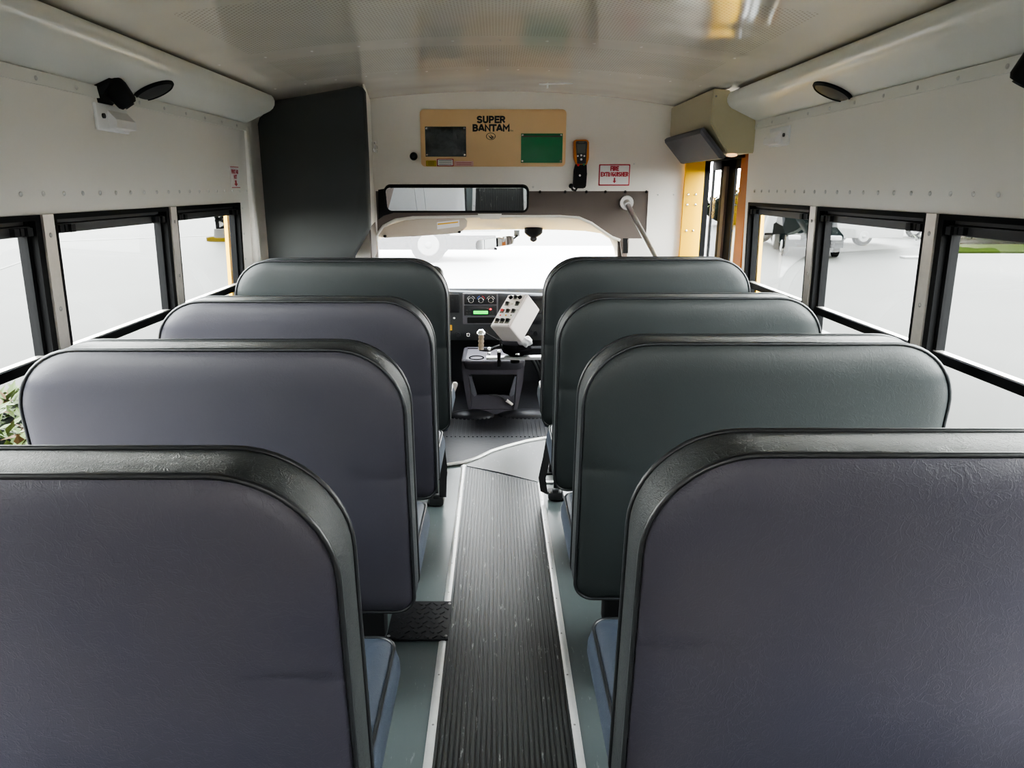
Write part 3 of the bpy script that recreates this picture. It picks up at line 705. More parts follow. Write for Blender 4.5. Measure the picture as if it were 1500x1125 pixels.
# ------------------------------------------------------------------ bench seats
def arc_depth(d, amp, L): return amp * (1 - math.exp(-d / L))
def make_seat(x0, x1, ytop, ht, tint, label, leg_x, side):
    """side -1 left bench, +1 right bench; rear face top edge at ytop; back from z=.405 to ht"""
    zb = 0.405; hh = ht - zb; w = x1 - x0; cx = (x0 + x1) / 2; t = 0.098; TL = math.tan(math.radians(5.0))
    root = thing('bench_seat', label, 'bus seat', (cx, ytop + 0.3, 0), 'passenger bench seats')
    RT, RB = 0.155, 0.05
    def place(x, y, z): return Vector((x, ytop + y + (ht - z) * TL, z))
    def outline(inset, y, zoff=0.0): return [place(x, y, z + zoff) for x, z in rrect(w, hh, RT, RB, inset, 12, cx, zb)]
    # back panel facing the rear of the bus: softly pillowed
    ins = [0.004, 0.010, 0.022, 0.04, 0.065, 0.10]
    rings = [outline(d, 0.002 - arc_depth(d, 0.016, 0.018)) for d in ins]
    mb = MB(); mb.loft(rings, True, False, True); mb.build('rear_panel', TINTS[tint, side], root, True, 80)
    # boxing band round the edge (crowned)
    rings = [outline(0.004, 0.002), outline(0.0, 0.004), outline(-0.0015, t * 0.12), outline(-0.003, t * 0.5), outline(-0.0015, t * 0.88), outline(0.0, t - 0.004), outline(0.004, t - 0.002)]
    mb = MB(); mb.loft(rings, True); mb.build('edge_band', 'band', root, True, 60)
    # front panel with padding and stitched flutes
    rings = [outline(d, t - 0.002 + arc_depth(d, 0.03, 0.025)) for d in ins]
    mb = MB(); mb.loft(rings, True, False, True)
    for xo in (-w / 6 - 0.03, -w / 6 + 0.03, w / 6 - 0.03, w / 6 + 0.03):
        mb.tube([place(cx + xo, t + 0.027, z) for z in (zb + 0.07, zb + 0.25, ht - 0.06)], 0.0045, 6)
    mb.build('front_panel', 'seatfront_lit', root, True, 60)
    for y in (0.0, t):
        mb = MB(); mb.tube(outline(-0.001, y), 0.0042, 6, True); mb.build('piping', 'piping', root, True, 80)
    # cushion: rounded loaf
    yf0 = ytop + (ht - 0.45) * TL + t + 0.0; yf1 = yf0 + 0.395; yc = (yf0 + yf1) / 2; dep = yf1 - yf0
    def cr(inset, z, rad=0.05):
        return [Vector((cx + (x), yc - dep / 2 + yy, z)) for x, yy in rrect(w - 0.01, dep, rad, 0.02, inset, 8)]
    prof = [(0.035, 0.352), (0.016, 0.365), (0.003, 0.395), (-0.004, 0.43), (-0.003, 0.455), (0.005, 0.482), (0.010, 0.490)]
    mb = MB(); mb.loft([cr(i, z) for i, z in prof] , True, True, False)
    mb.loft([cr(i, z) for i, z in ((0.010, 0.490), (0.03, 0.500), (0.07, 0.506), (0.12, 0.509))], True, False, True)
    mb.build('cushion', 'cushion', root, True, 80)
    mb = MB(); mb.tube(cr(0.008, 0.490), 0.004, 6, True); mb.build('cushion_piping', 'piping', root, True, 80)
    # frame rails and legs
    xin = x0 if side > 0 else x1; s = 1 if side > 0 else -1
    mb = MB()
    fx0, fx1 = xin + s * 0.095, (x1 if side > 0 else x0)
    for yy in (yf0 + 0.03, yf1 - 0.06): mb.box(((fx0 + fx1) / 2, yy, 0.305), (abs(fx1 - fx0), 0.05, 0.10), None, 0.012)
    mb.build('frame_rail', 'black', root, True)
    lx = xin + s * leg_x
    for yy in (yf0 + 0.03, yf1 - 0.06):
        mb = MB(); mb.box((lx, yy, 0.14), (0.03, 0.045, 0.27), None, 0.006); mb.box((lx, yy, 0.008), (0.07, 0.09, 0.014), None, 0.004); mb.build('leg', 'black', root, True)
        lx2 = (x1 if side > 0 else x0) - s * 0.03
        mb = MB(); mb.box((lx2, yy, 0.14), (0.03, 0.04, 0.27), None, 0.006); mb.build('leg', 'black', root, True)
    return root, yf0, yf1, xin
LX0, LX1 = -1.083, -0.209; RX0, RX1 = 0.204, 1.068
zt = H - 0.347
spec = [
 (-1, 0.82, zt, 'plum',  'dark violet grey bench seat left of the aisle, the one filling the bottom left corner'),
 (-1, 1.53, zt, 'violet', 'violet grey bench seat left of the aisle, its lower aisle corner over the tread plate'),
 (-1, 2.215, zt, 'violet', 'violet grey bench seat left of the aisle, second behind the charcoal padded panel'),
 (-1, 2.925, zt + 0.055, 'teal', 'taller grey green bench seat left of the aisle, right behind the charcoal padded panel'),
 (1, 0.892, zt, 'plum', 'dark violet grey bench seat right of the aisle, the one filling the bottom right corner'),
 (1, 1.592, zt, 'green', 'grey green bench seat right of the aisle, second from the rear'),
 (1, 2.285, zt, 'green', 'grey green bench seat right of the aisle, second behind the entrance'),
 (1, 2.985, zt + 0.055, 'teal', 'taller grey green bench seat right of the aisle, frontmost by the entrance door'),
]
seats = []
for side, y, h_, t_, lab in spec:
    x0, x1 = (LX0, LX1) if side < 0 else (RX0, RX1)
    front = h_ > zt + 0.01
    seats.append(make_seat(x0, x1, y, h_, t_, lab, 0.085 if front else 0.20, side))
# foot brackets and belt ends of the front row
for (root, yf0, yf1, xin), s in ((seats[3], -1), (seats[7], 1)):
    lx = xin + s * 0.075
    mb = MB(); mb.box((lx, yf0 - 0.0, 0.03), (0.07, 0.07, 0.04), None, 0.01); mb.box((lx, yf0 - 0.02, 0.055), (0.03, 0.03, 0.02), None, 0.006)
    mb.build('foot_bracket', 'framegrey', root, True)
    x = xin + s * 0.06
    pts = [(x, yf0 + 0.02, 0.40), (x - s * 0.030, yf0 - 0.01, 0.22), (x - s * 0.050, yf0 - 0.02, 0.12), (x - s * 0.04, yf0 - 0.02, 0.05), (x - s * 0.01, yf0 - 0.02, 0.035)]
    if s < 0: pts = [(x, yf0 + 0.02, 0.40), (x + 0.02, yf0, 0.2), (x + 0.015, yf0 - 0.02, 0.05)]
    mb = MB(); pv = [Vector(p) for p in pts]
    mb.loft([[p + Vector((-0.017, 0.004, 0)), p + Vector((0.017, -0.004, 0)), p + Vector((0.017, 0.0, 0.0)), p + Vector((-0.017, 0.008, 0))] for p in pv], True, True, True)
    mb.build('belt_strap', 'belt', root, True)

# ------------------------------------------------------------------ left cabinet with charcoal pad
cb = thing('padded_cabinet', 'tall white cabinet faced with a charcoal padded panel behind the driver', 'cabinet', (-0.83, 3.6, 1.0))
Yp = 3.38
out_px = [(376.5, 181), (379, 172), (393, 160), (398.5, 147.5), (523, 125.5), (530, 127.5), (533, 133), (538, 233), (541.5, 335), (518, 376), (509, 420)]
pts = [P(x, y, Yp) for x, y in out_px] + [Vector((-0.66, Yp, 0.7)), Vector((-1.08, Yp, 0.7))]
ctr = sum(pts, Vector()) / len(pts)
mb = MB()
r0 = [p + Vector((0, 0.05, 0)) for p in pts]; r1 = [p + Vector((0, 0.012, 0)) for p in pts]
r2 = [p + (ctr - p) * 0.012 + Vector((0, 0, 0)) for p in pts]; r3 = [p + (ctr - p) * 0.04 + Vector((0, -0.008, 0)) for p in pts]
mb.loft([r0, r1, r2, r3], True, True, True); mb.build('padded_panel', 'darkpad', cb, True, 50)
tp = P(534, 131, Yp + 0.03); lp = P(541, 335, Yp + 0.03)
xs_ = P(535, 131, Yp + 0.03).x
mb = MB()
zc1 = arch(-0.6) - 0.005
mb.prism([(xs_ - 0.012, Yp + 0.04, zc1), (xs_ - 0.012, Yp + 0.04, 1.27), (-0.672, 3.99, 1.27), (-0.672, 3.99, arch(-0.65) - 0.005)], (0.006, 0, 0))
mb.build('side_panel', 'wall', cb)
mb = MB(); mb.prism([(-1.1, Yp + 0.05, 0.72), (-0.72, Yp + 0.05, 0.72), (-0.72, 3.98, 0.72), (-1.1, 3.98, 0.72)], (0, 0, 0.02)); mb.build('bottom_panel', 'wall', cb)
mb = MB(); mb.prism([(xs_ - 0.012, Yp + 0.04, 1.265), (xs_ - 0.012, Yp + 0.04, 1.10), (-0.672, 3.99, 1.10), (-0.672, 3.99, 1.265)], (0.006, 0, 0)); mb.build('lower_trim', 'brown', cb)
mb = MB(); c = Vector((-0.645, 3.86, 0)); zz = P(558, 215, 3.86).z
mb.box((-0.64, 3.88, zz), (0.012, 0.05, 0.05), None, 0.003); mb.box((-0.63, 3.87, zz), (0.014, 0.075, 0.016), None, 0.004); mb.box((-0.63, 3.89, zz + 0.022), (0.012, 0.02, 0.012)); mb.box((-0.63, 3.89, zz - 0.022), (0.012, 0.02, 0.012))
mb.build('latch', 'chrome', cb, True)
# pillar strip between left window and cabinet
mb = MB(); mb.box((-1.115, 3.33, 1.2), (0.03, 0.05, 1.02), None, 0.01); o = mb.build('trim_23', 'wall', None, True); struct(o, 'white pillar strip beside the charcoal panel')

# ------------------------------------------------------------------ right door operator box
ob = thing('door_operator_box', 'cream box with a grey padded underside over the entrance', 'overhead box', (1.0, 3.6, 1.6))
sec = [(0.918, 0.262), (0.918, arch(0.918) - H - 0.004), (0.995, 0.396), (0.995, 0.365), (1.02, 0.33), (1.118, 0.272), (1.118, 0.142), (0.998, 0.142)]
y0 = 3.235
mb = MB(); mb.prism([(x, y0, H + d) for x, d in sec], (0, 0.755, 0))
bmesh.ops.bevel(mb.bm, geom=[e for e in mb.bm.edges], offset=0.006, segments=2, affect='EDGES')
mb.build('housing', 'beige', ob, True, 35)
mb = MB()
a = Vector((0.896, 0, H + 0.250)); b_ = Vector((1.003, 0, H + 0.128)); nrm = Vector((-(a.z - b_.z), 0, -(b_.x - a.x))).normalized()
def padring(ins, off):
    dirv = (b_ - a).normalized(); L = (b_ - a).length
    out = []
    for s_, yv in ((ins, 3.262 + ins), (L - ins, 3.262 + ins), (L - ins, 3.96 - ins), (ins, 3.96 - ins)):
        q = a + dirv * s_ - nrm * 0.0 + nrm * off; out.append(Vector((q.x, yv, q.z)))
    return out
mb.loft([padring(0.0, 0.0), padring(0.0, 0.014), padring(0.012, 0.024)], True, True, True)
mb.map(lambda v: v - nrm * 0.0)
mb.build('padded_underside', 'greypad', ob, False)
for (px, py) in ((1049, 141), (1107, 184)):
    mb = MB(); mb.dome(P(px, py, 3.236), (0, -1, 0), 0.005, 0.003, 8, 3); mb.build('screw', 'screw', ob, True)
mb = MB(); mb.sphere((1.03, 3.27, H + 0.135), (0.025, 0.02, 0.008), 2); mb.build('lamp_lens', emis('warm_courtesy_lamp', (1, 0.62, 0.3, 1), 0.5), ob, True)

# ------------------------------------------------------------------ notice board
YBd = YF - 0.012
def flat_px(px0, py0, px1, py1, Y, th, rad=0.0):
    """a plate lying on the bulkhead plane that covers the photo rectangle"""
    a = P(px0, py1, Y); b2 = P(px1, py0, Y); w = b2.x - a.x; h = b2.z - a.z
    mb = MB(); r = max(rad, 0.002)
    o1 = rrect(w, h, r, r, 0.0, 6, (a.x + b2.x) / 2, a.z); o2 = rrect(w, h, r, r, min(0.003, w * .1), 6, (a.x + b2.x) / 2, a.z)
    mb.loft([[Vector((x, Y + th, z)) for x, z in o1], [Vector((x, Y + 0.002, z)) for x, z in o1], [Vector((x, Y, z)) for x, z in o2]], True, True, True)
    return mb
bd = thing('notice_board', 'tan notice board with bold black lettering and two pouches on the bulkhead', 'notice board', (P(724, 243, YBd).x, YBd, P(724, 243, YBd).z))
flat_px(617, 160, 830, 244, YBd, 0.012, 0.022).build('board', 'tan', bd, True, 40)
Yt = YBd - 0.001
ex, ez = Vector((1, 0, 0)), Vector((0, 0, 1))
hS = P(700, 169.6, Yt).z - P(700, 180.6, Yt).z
mpx = P(720, 180, Yt).x - P(719, 180, Yt).x
letters('SUPER', hS, hS * 0.25, 'ink', bd, P(719.3, 175.1, Yt), ex, ez, 40.5 * mpx)
letters('BANTAM', hS, hS * 0.25, 'ink', bd, P(719.4, 187.3, Yt), ex, ez, 53.5 * mpx, 0.12)
letters('TM', hS * 0.22, hS * 0.04, 'ink', bd, P(749.3, 191.6, Yt), ex, ez, 4.4 * mpx)
mb = MB(); c = P(719, 199.7, Yt); rx, rz = 0.0255, 0.0180
def ell(s_, n=32): return [Vector((c.x + rx * s_ * math.cos(2 * PI * i / n), Yt - 0.0005, c.z + rz * s_ * math.sin(2 * PI * i / n))) for i in range(n)]
mb.loft([ell(1.0), ell(0.86)], True)
def swoosh(x0, z0, x1, z1, bend, wid):
    o_, i_ = [], []
    for q_ in range(13):
        t = q_ / 12; px_ = x0 + (x1 - x0) * t; pz_ = z0 + (z1 - z0) * t - bend * 4 * t * (1 - t); ww = wid * (0.15 + math.sin(PI * min(1, t * 1.15)) if t < .87 else 0.15)
        o_.append(Vector((c.x + rx * px_, Yt - 0.0006, c.z + rz * (pz_ - ww)))); i_.append(Vector((c.x + rx * (px_ + ww * .3), Yt - 0.0006, c.z + rz * (pz_ + ww))))
    mb.loft([o_, i_], False)
swoosh(-0.52, 0.30, 0.62, -0.52, 0.38, 0.17)
swoosh(-0.12, 0.55, 0.80, -0.12, 0.42, 0.16)
mb.build('emblem', 'ink', bd)
def pouch(px0, py0, px1, py1, mat, label, bar):
    cpos = P((px0 + px1) / 2, py1, YBd - 0.002)
    t_ = thing('document_pouch', label, 'pouch', cpos)
    a = P(px0, py1, YBd - 0.002); b2 = P(px1, py0, YBd - 0.002); n = 12
    mb = MB(); rows = []
    for j in range(n + 1):
        r = []
        for i in range(n + 1):
            u, v = i / n, j / n
            puff = 0.008 * (16 * u * (1 - u) * v * (1 - v)) ** 0.8
            r.append(Vector((a.x + (b2.x - a.x) * u, YBd - 0.002 - puff, a.z + (b2.z - a.z) * v)))
        rows.append(r)
    mb.loft(rows, False); rim = [rows[0][0], rows[0][-1], rows[-1][-1], rows[-1][0]]
    mb.prism([p + Vector((0, 0.0022, 0)) for p in rim], (0, -0.0025, 0))
    mb.build('sleeve', mat, t_, True, 60)
    for (u, v) in ((0.04, 0.06), (0.96, 0.06), (0.04, 0.94), (0.96, 0.94)):
        mb = MB(); mb.dome((a.x + (b2.x - a.x) * u, YBd - 0.0035, a.z + (b2.z - a.z) * v), (0, -1, 0), 0.006, 0.004, 10, 3); mb.build('stud', 'chrome', t_, True)
    if bar:
        z = a.z + (b2.z - a.z) * 0.90; mb = MB(); mb.box(((a.x + b2.x) / 2, YBd - 0.006, z), (abs(b2.x - a.x) * 0.93, 0.003, 0.006)); mb.build('top_strip', 'brown', t_)
pouch(623.5, 185.5, 682.5, 229.5, 'darkpouch', 'shiny dark vinyl document pouch on the tan notice board', False)
pouch(763, 195.5, 824.5, 238.5, 'green', 'bright green vinyl document pouch on the tan notice board', True)
for (r, mat, lab) in (((624, 235, 639, 243.5), 'labelyellow', 'small yellow sticker on the lower edge of the tan board'),
                      ((640, 232.5, 664.5, 243.5), 'sign', 'small white sticker with red border on the tan board'),
                      ((665.5, 236, 693.5, 243.5), 'labelpink', 'long pinkish sticker on the lower edge of the tan board')):
    t_ = thing('sticker', lab, 'sticker', P((r[0] + r[2]) / 2, r[3], YBd - 0.001))
    flat_px(*r, YBd - 0.002, 0.002).build('backing', mat if mat != 'sign' else 'red', t_)
    if mat == 'sign': flat_px(r[0] + 1, r[1] + 1, r[2] - 1, r[3] - 1, YBd - 0.003, 0.001).build('face', 'sign', t_)
    mb = MB(); n = 3 if mat != 'labelpink' else 2
    for i in range(n):
        y = r[1] + (r[3] - r[1]) * (i + 1) / (n + 1)
        a = P(r[0] + 3, y, YBd - 0.0034); b2 = P(r[2] - 3, y, YBd - 0.0034)
        mb.box((a + b2) / 2, (b2.x - a.x, 0.0004, 0.0022))
    mb.build('print_lines', 'red' if mat == 'labelpink' else 'framegrey', t_)
# fire extinguisher sign
YS = YF - 0.003
fs = thing('extinguisher_sign', 'white sign with red FIRE EXTINGUISHER lettering and down arrow on the bulkhead', 'sign', P(900, 272, YS))
flat_px(876.5, 240.5, 923.5, 272, YS, 0.0025).build('border', 'red', fs)
flat_px(877.8, 241.8, 922.2, 270.7, YS - 0.0008, 0.002).build('face', 'sign', fs)
Y2 = YS - 0.0016
letters('FIRE', 0.0262, 0.0068, 'red', fs, P(900.3, 246.8, Y2), ex, ez, 11.5 * mpx, 0.2)
letters('EXTINGUISHER', 0.0245, 0.0060, 'red', fs, P(900.2, 255.3, Y2), ex, ez, 40.5 * mpx, 0.2)
def arrow(px, py0, py1, Y, w):
    a = P(px, py0, Y); b2 = P(px, py1, Y); h = a.z - b2.z
    mb = MB(); mb.prism([(a.x - w * .4, Y, a.z), (a.x + w * .4, Y, a.z), (a.x + w * .4, Y, b2.z + h * .45), (a.x + w, Y, b2.z + h * .45), (a.x, Y, b2.z), (a.x - w, Y, b2.z + h * .45), (a.x - w * .4, Y, b2.z + h * .45)], (0, 0.0006, 0)); return mb
arrow(900.2, 260.3, 268.5, Y2, 0.010).build('arrow', 'red', fs)
# knob
kn = thing('bumper_knob', 'round black knob on the bulkhead left of the tan board', 'knob', P(606, 229, YF))
mb = MB(); c = P(606, 229, YF); mb.cyl(c, c + Vector((0, -0.014, 0)), 0.018, 0.016); mb.dome(c + Vector((0, -0.014, 0)), (0, -1, 0), 0.016, 0.006, 18, 4); mb.build('knob_head', 'black', kn, True)
mb = MB(); mb.cyl(c, c + Vector((0, -0.004, 0)), 0.021); mb.build('washer', 'framegrey', kn, True)
# hand held meter
YM = YF - 0.05
mt = thing('handheld_meter', 'orange and black handheld meter hung on the bulkhead right of the tan board', 'handheld meter', P(850, 276, YM))
def mpoly(pxs, Y, dy, mat, name, bev=0.004):
    mb = MB(); mb.prism([P(x, y, Y) for x, y in pxs], (0, dy, 0))
    if bev: bmesh.ops.bevel(mb.bm, geom=list(mb.bm.edges), offset=bev, segments=2, affect='EDGES')
    return mb.build(name, mat, mt, True, 40)
mpoly([(842.5, 204.5), (860, 204.5), (863, 207), (863, 232), (859.5, 242), (844.5, 242), (841, 232), (840.5, 207)], YM, 0.045, 'meterorange', 'rubber_holster')
mpoly([(844.5, 237), (859.5, 237), (860, 255), (858.5, 274), (856, 276), (842.5, 276), (840, 273), (841, 250)], YM + 0.004, 0.042, 'black', 'lower_case')
mpoly([(844.2, 206.5), (859.5, 206.5), (860.5, 209), (858.5, 240), (845.5, 240), (843.5, 209)], YM - 0.004, 0.01, 'dashdark', 'face_plate', 0.002)
mpoly([(845, 211), (858, 211), (857.2, 224.5), (845.8, 224.5)], YM - 0.0055, 0.004, 'lcd', 'screen', 0.0)
mb = MB(); mb.box(P(851.7, 208.6, YM - 0.0045), (0.030, 0.0012, 0.005)); mb.build('name_strip', 'lcd', mt)
for (x, y, r, m_) in ((846.5, 228.5, .005, 'whiteplastic'), (851.5, 227.5, .0055, 'whiteplastic'), (856, 228.5, .005, 'whiteplastic'), (848, 233, .006, 'framegrey'), (851.5, 233.5, .006, 'whiteplastic'), (855.5, 233, .006, 'framegrey'), (847, 241.5, .007, 'redled'), (855.3, 241, .006, 'green'), (849.5, 257, .0055, 'sign')):
    mb = MB(); mb.dome(P(x, y, YM - 0.004), (0, -1, 0), r, 0.004, 10, 3); mb.build('button', m_, mt, True)
mb = MB(); mb.tube([P(845, 275, YM + 0.02), P(843, 279, YM + 0.01), P(839, 278, YM), P(836.5, 273, YM)], 0.006, 8); mb.sphere(P(836.5, 272.5, YM), (0.013, 0.013, 0.013), 2); mb.build('lead', 'black', mt, True)

# ------------------------------------------------------------------ mirrors
YMi = 3.80
mi = thing('interior_mirror', 'wide black framed passenger mirror hung below the bulkhead', 'mirror', P(669, 292, YMi))
c = P(669, 292, YMi); al = math.radians(22.5)
ux = Vector((1, 0, 0)); uz = Vector((0, -math.sin(al), math.cos(al))); un = ux.cross(uz)  # un points back/down
w = P(775, 292, YMi).x - P(563, 292, YMi).x; h = (P(669, 272, YMi).z - P(669, 313, YMi).z) / math.cos(al) * 0.98
def mring(ins, off, r=0.035): return [c + ux * x + uz * (z - h / 2) + un * off for x, z in rrect(w, h, r, r, ins, 8)]
if un.y > 0: un = -un
mb = MB(); mb.loft([mring(0.012, -0.03), mring(0.002, -0.022), mring(0.0, -0.006), mring(0.002, 0.004), mring(0.007, 0.006), mring(0.012, 0.003)], True, True, False); mb.build('frame', 'black', mi, True, 50)
mb = MB(); mb.loft([mring(0.0115, 0.002), mring(0.013, 0.0025)], True, False, True); mb.build('mirror_glass', 'mirror', mi)
for px in (590, 750):
    q = P(px, 290, YMi); mb = MB(); mb.tube([q + Vector((0, 0.02, 0)), Vector((q.x, YF + 0.0, q.z + 0.02))], 0.009, 10); mb.build('bracket', 'black', mi, True)
mb = MB(); mb.prism([P(554, 278, 3.94), P(565, 276, 3.94), P(567, 306, 3.94), P(576, 312, 3.94), P(562, 316, 3.94), P(554, 322, 3.94)], (0, 0.02, 0)); mb.build('side_bracket', 'black', mi)
# small windscreen mirror
YR2 = 4.95
rm = thing('rear_view_mirror', 'small tilted rear view mirror stuck on the windscreen', 'mirror', P(725, 356, YR2))
def rring(ins, off):
    px = [(697.5, 354), (700.5, 351.5), (745, 345.8), (751.5, 346.5), (753.2, 352), (752, 357.5), (748, 359), (702, 365.6), (698.5, 365), (697, 360)]
    pts = [P(x, y, YR2) for x, y in px]; cc = sum(pts, Vector()) / len(pts)
    return [p + (cc - p).normalized() * ins + Vector((0, off, 0)) for p in pts]
def slant(v):
    d = v.x - P(725, 356, YR2).x; return v + Vector((0, 0.30 * d, 0))
mb = MB(); mb.loft([rring(0.02, 0.035), rring(0.004, 0.02), rring(0, 0.0), rring(0.003, -0.003)], True, True, False).map(slant); mb.build('shell', 'frame', rm, True, 50)
mb = MB(); mb.loft([rring(0.003, -0.0025), rring(0.004, -0.003)], True, False, True).map(slant); mb.build('mirror_glass', 'mirror', rm)
mb = MB(); mb.tube([P(738, 350, YR2 + 0.03), P(752, 350, YR2 + 0.08), P(758, 345, YR2 + 0.1)], 0.007, 8); mb.build('stalk', 'frame', rm, True)
mb = MB(); mb.box(P(726, 364.5, YR2 - 0.0), (0.02, 0.02, 0.014)); mb.build('lever', 'frame', rm, True)
mb = MB(); mb.prism([P(753, 337, 5.02), P(761, 337, 5.02), P(761, 346, 5.06), P(753, 346, 5.06)], (0, 0.01, 0)); mb.build('mount_pad', 'rag', rm)
# dash camera
dc = thing('dash_camera', 'black round camera under the top edge of the windscreen', 'camera', P(782, 345, 4.9))
c = P(781.5, 338, 4.9)
mb = MB(); mb.loft([[c + Vector((0.062 * s_ * math.cos(a), 0.05 * s_ * math.sin(a), dz)) for a in [2 * PI * i / 24 for i in range(24)]] for s_, dz in ((0.8, 0.025), (1.0, 0.018), (1.0, -0.012), (0.85, -0.024), (0.5, -0.04))], True, True, True); mb.build('housing', 'black', dc, True, 50)
mb = MB(); mb.sphere(c + Vector((0, -0.01, -0.05)), (0.026, 0.026, 0.024), 3); mb.build('lens_ball', 'dashdark', dc, True)
# sun visor
YV = 4.08
sv = thing('sun_visor', 'beige sun visor folded up over the left of the windscreen', 'sun visor', P(620, 325, YV))
vp = [(551.5, 341), (556, 336), (575, 328), (593, 323), (640, 318), (668, 316.5), (679, 318), (684.5, 324), (684, 332), (678, 338), (672, 341.5), (620, 345.5), (564, 348.5), (554, 347)]
pts = [P(x, y, YV) for x, y in vp]; cc = sum(pts, Vector()) / len(pts)
mb = MB(); mb.loft([[p + (cc - p) * i + Vector((0, dy, 0)) for p in pts] for i, dy in ((0.03, 0.022), (0.0, 0.016), (0.0, 0.006), (0.03, 0.0))], True, True, True); mb.build('pad', 'visor', sv, True, 50)
lab = [(640, 325.5), (672.5, 322), (673, 331.5), (640.5, 336)]
mb = MB(); mb.prism([P(x, y, YV - 0.002) for x, y in lab], (0, 0.0015, 0)); lo = mb.build('warning_label', 'sign', sv)
mb = MB(); mb.prism([P(x, y, YV - 0.003) for x, y in ((641, 327.5), (671, 324.3), (671, 326.3), (641, 329.6))], (0, 0.0008, 0)); mb.build('label_band', 'amber', lo)
for px, py in ((564, 346), (673, 340)):
    mb = MB(); mb.sphere(P(px, py, YV - 0.004), (0.010, 0.008, 0.007), 2); mb.build('visor_clip', 'frame', sv, True)
# grab rail
gr = thing('grab_rail', 'slim steel grab rail slanting down from the bulkhead by the entrance', 'grab rail', (0.74, 3.5, 0))
a = P(918, 297, YF - 0.012); b2 = P(960.5, 378, 3.42)
d = (b2 - a); e_ = Vector((1.108, 3.385, 0.98))
mb = MB(); mb.tube([a, a + d * 0.5, b2, a + d * 1.1 + Vector((0.02, 0, -0.01)), Vector((0.90, 3.345, 1.03)), e_], 0.0135, 12); mb.build('bar', 'steel', gr, True)
mb = MB(); mb.cyl(a + Vector((0, 0.012, 0)), a + Vector((0, -0.004, 0)), 0.04, 0.036); mb.cyl(a, a + d.normalized() * 0.035, 0.02); 
mb.build('flange', 'steel', gr, True)
mb = MB(); mb.cyl(e_, e_ + Vector((-0.008, 0, 0)), 0.035); mb.build('end_flange', 'steel', gr, True)

# ------------------------------------------------------------------ wall fittings
def cove_pt(px, py, side):
    # point of the slanted cove underside seen at this pixel
    k = kk(py); q = side * (px - VX) / F
    zc = (0.265 + 1.12 * 0.46) / (0.46 * q - k)
    D = k * zc; return Vector((side * q * zc, (zc - D * ST) / CT, H - D))
for (px, py, side, lab) in ((225, 132, -1, 'oval black speaker grille in the left cove, beside the black swivel camera'), (1219.5, 133.5, 1, 'oval black speaker grille in the right cove')):
    c = cove_pt(px, py, side); n = Vector((-side * 0.42, 0, -0.907)); n.normalize()
    sp_ = thing('ceiling_speaker', lab, 'speaker', c, 'cove speakers')
    u = Vector((0, 1, 0)); w_ = n.cross(u)
    def disc(r, off): return [c + (u * math.cos(2 * PI * i / 32) + w_ * math.sin(2 * PI * i / 32)) * r + n * off for i in range(32)]
    mb = MB(); mb.loft([disc(0.064, -0.004), disc(0.064, 0.004), disc(0.058, 0.009), disc(0.055, 0.006)], True, True, False); mb.build('bezel', 'black', sp_, True, 50)
    mb = MB(); mb.loft([disc(0.056, 0.006), disc(0.03, 0.010), disc(0.008, 0.011)], True, False, True); mb.build('grille', 'framegrey', sp_, True)
def swivel_cam(px, py, side, zcv, lab, aim):
    X = side * 1.075; c = Vector((X, 0, 0)); zc = F * X / (px - VX); D = kk(py) * zc; c = Vector((X, (zc - D * ST) / CT, H - D))
    t_ = thing('swivel_camera', lab, 'camera', c, 'wall cameras')
    aim = Vector(aim).normalized()
    k = 0.78
    mb = MB(); mb.prism([c + Vector(v) * k for v in ((side * 0.055, -0.062, 0.025), (side * 0.0, -0.055, 0.05), (side * -0.005, 0.04, 0.052), (side * 0.04, 0.055, 0.0), (side * 0.06, 0.03, -0.03), (side * 0.06, -0.05, -0.02))], (side * -0.010, 0.0, -0.024))
    mb.build('mount', 'black', t_)
    p0 = c.copy()
    mb = MB(); mb.tube([p0 - aim * 0.03, p0 + aim * 0.0, p0 + aim * 0.042, p0 + aim * 0.05], [0.028, 0.033, 0.028, 0.022], 14); mb.build('barrel', 'black', t_, True, 50)
    mb = MB(); mb.cyl(p0 + aim * 0.048, p0 + aim * 0.054, 0.014); mb.build('lens', 'dashdark', t_, True)
swivel_cam(170, 131, -1, 2.0, 'black swivel camera under the left cove above the small white lamp', (0.35, 0.25, -0.6))
swivel_cam(1524, 86, 1, 1.46, 'black swivel camera cut by the right picture edge', (-0.25, 0.3, -0.6))
def wall_lamp(px0, py0, px1, py1, side, lab):
    Xw = side * WX(H + 0.18)
    a = PX(px0, (py0 + py1) / 2, Xw); b2 = PX(px1, (py0 + py1) / 2, Xw); ym = (a.y + b2.y) / 2; L = abs(b2.y - a.y); z = (a.z + b2.z) / 2
    hh = (py1 - py0) * 0.93 * abs(Xw) / abs((px0 + px1) / 2 - VX)
    t_ = thing('wall_lamp', lab, 'wall lamp', (Xw, ym, z - hh / 2), 'small wall lamps')
    mb = MB(); mb.box((Xw - side * 0.006, ym, z), (0.012, L, hh), None, 0.004); mb.build('base_plate', 'whiteplastic', t_, True)
    mb = MB(); mb.prism([(Xw - side * 0.01, ym + L * 0.48, z + hh * 0.32), (Xw - side * 0.01, ym + L * 0.48, z - hh * 0.40), (Xw - side * 0.035, ym + L * 0.48, z - hh * 0.36), (Xw - side * 0.035, ym + L * 0.48, z - hh * 0.05)], (0, -L * 0.66, 0))
    mb.build('lens', 'sign', t_)
    mb = MB(); mb.cyl((Xw - side * 0.012, ym - L * 0.33, z + 0.003), (Xw - side * 0.017, ym - L * 0.33, z + 0.003), 0.007); mb.build('button', 'framegrey', t_, True)
wall_lamp(137, 154, 182, 194, -1, 'small white wall lamp on the left wall under the black camera')
wall_lamp(1131, 186, 1158, 215, 1, 'small white wall lamp on the right wall near the cream box')
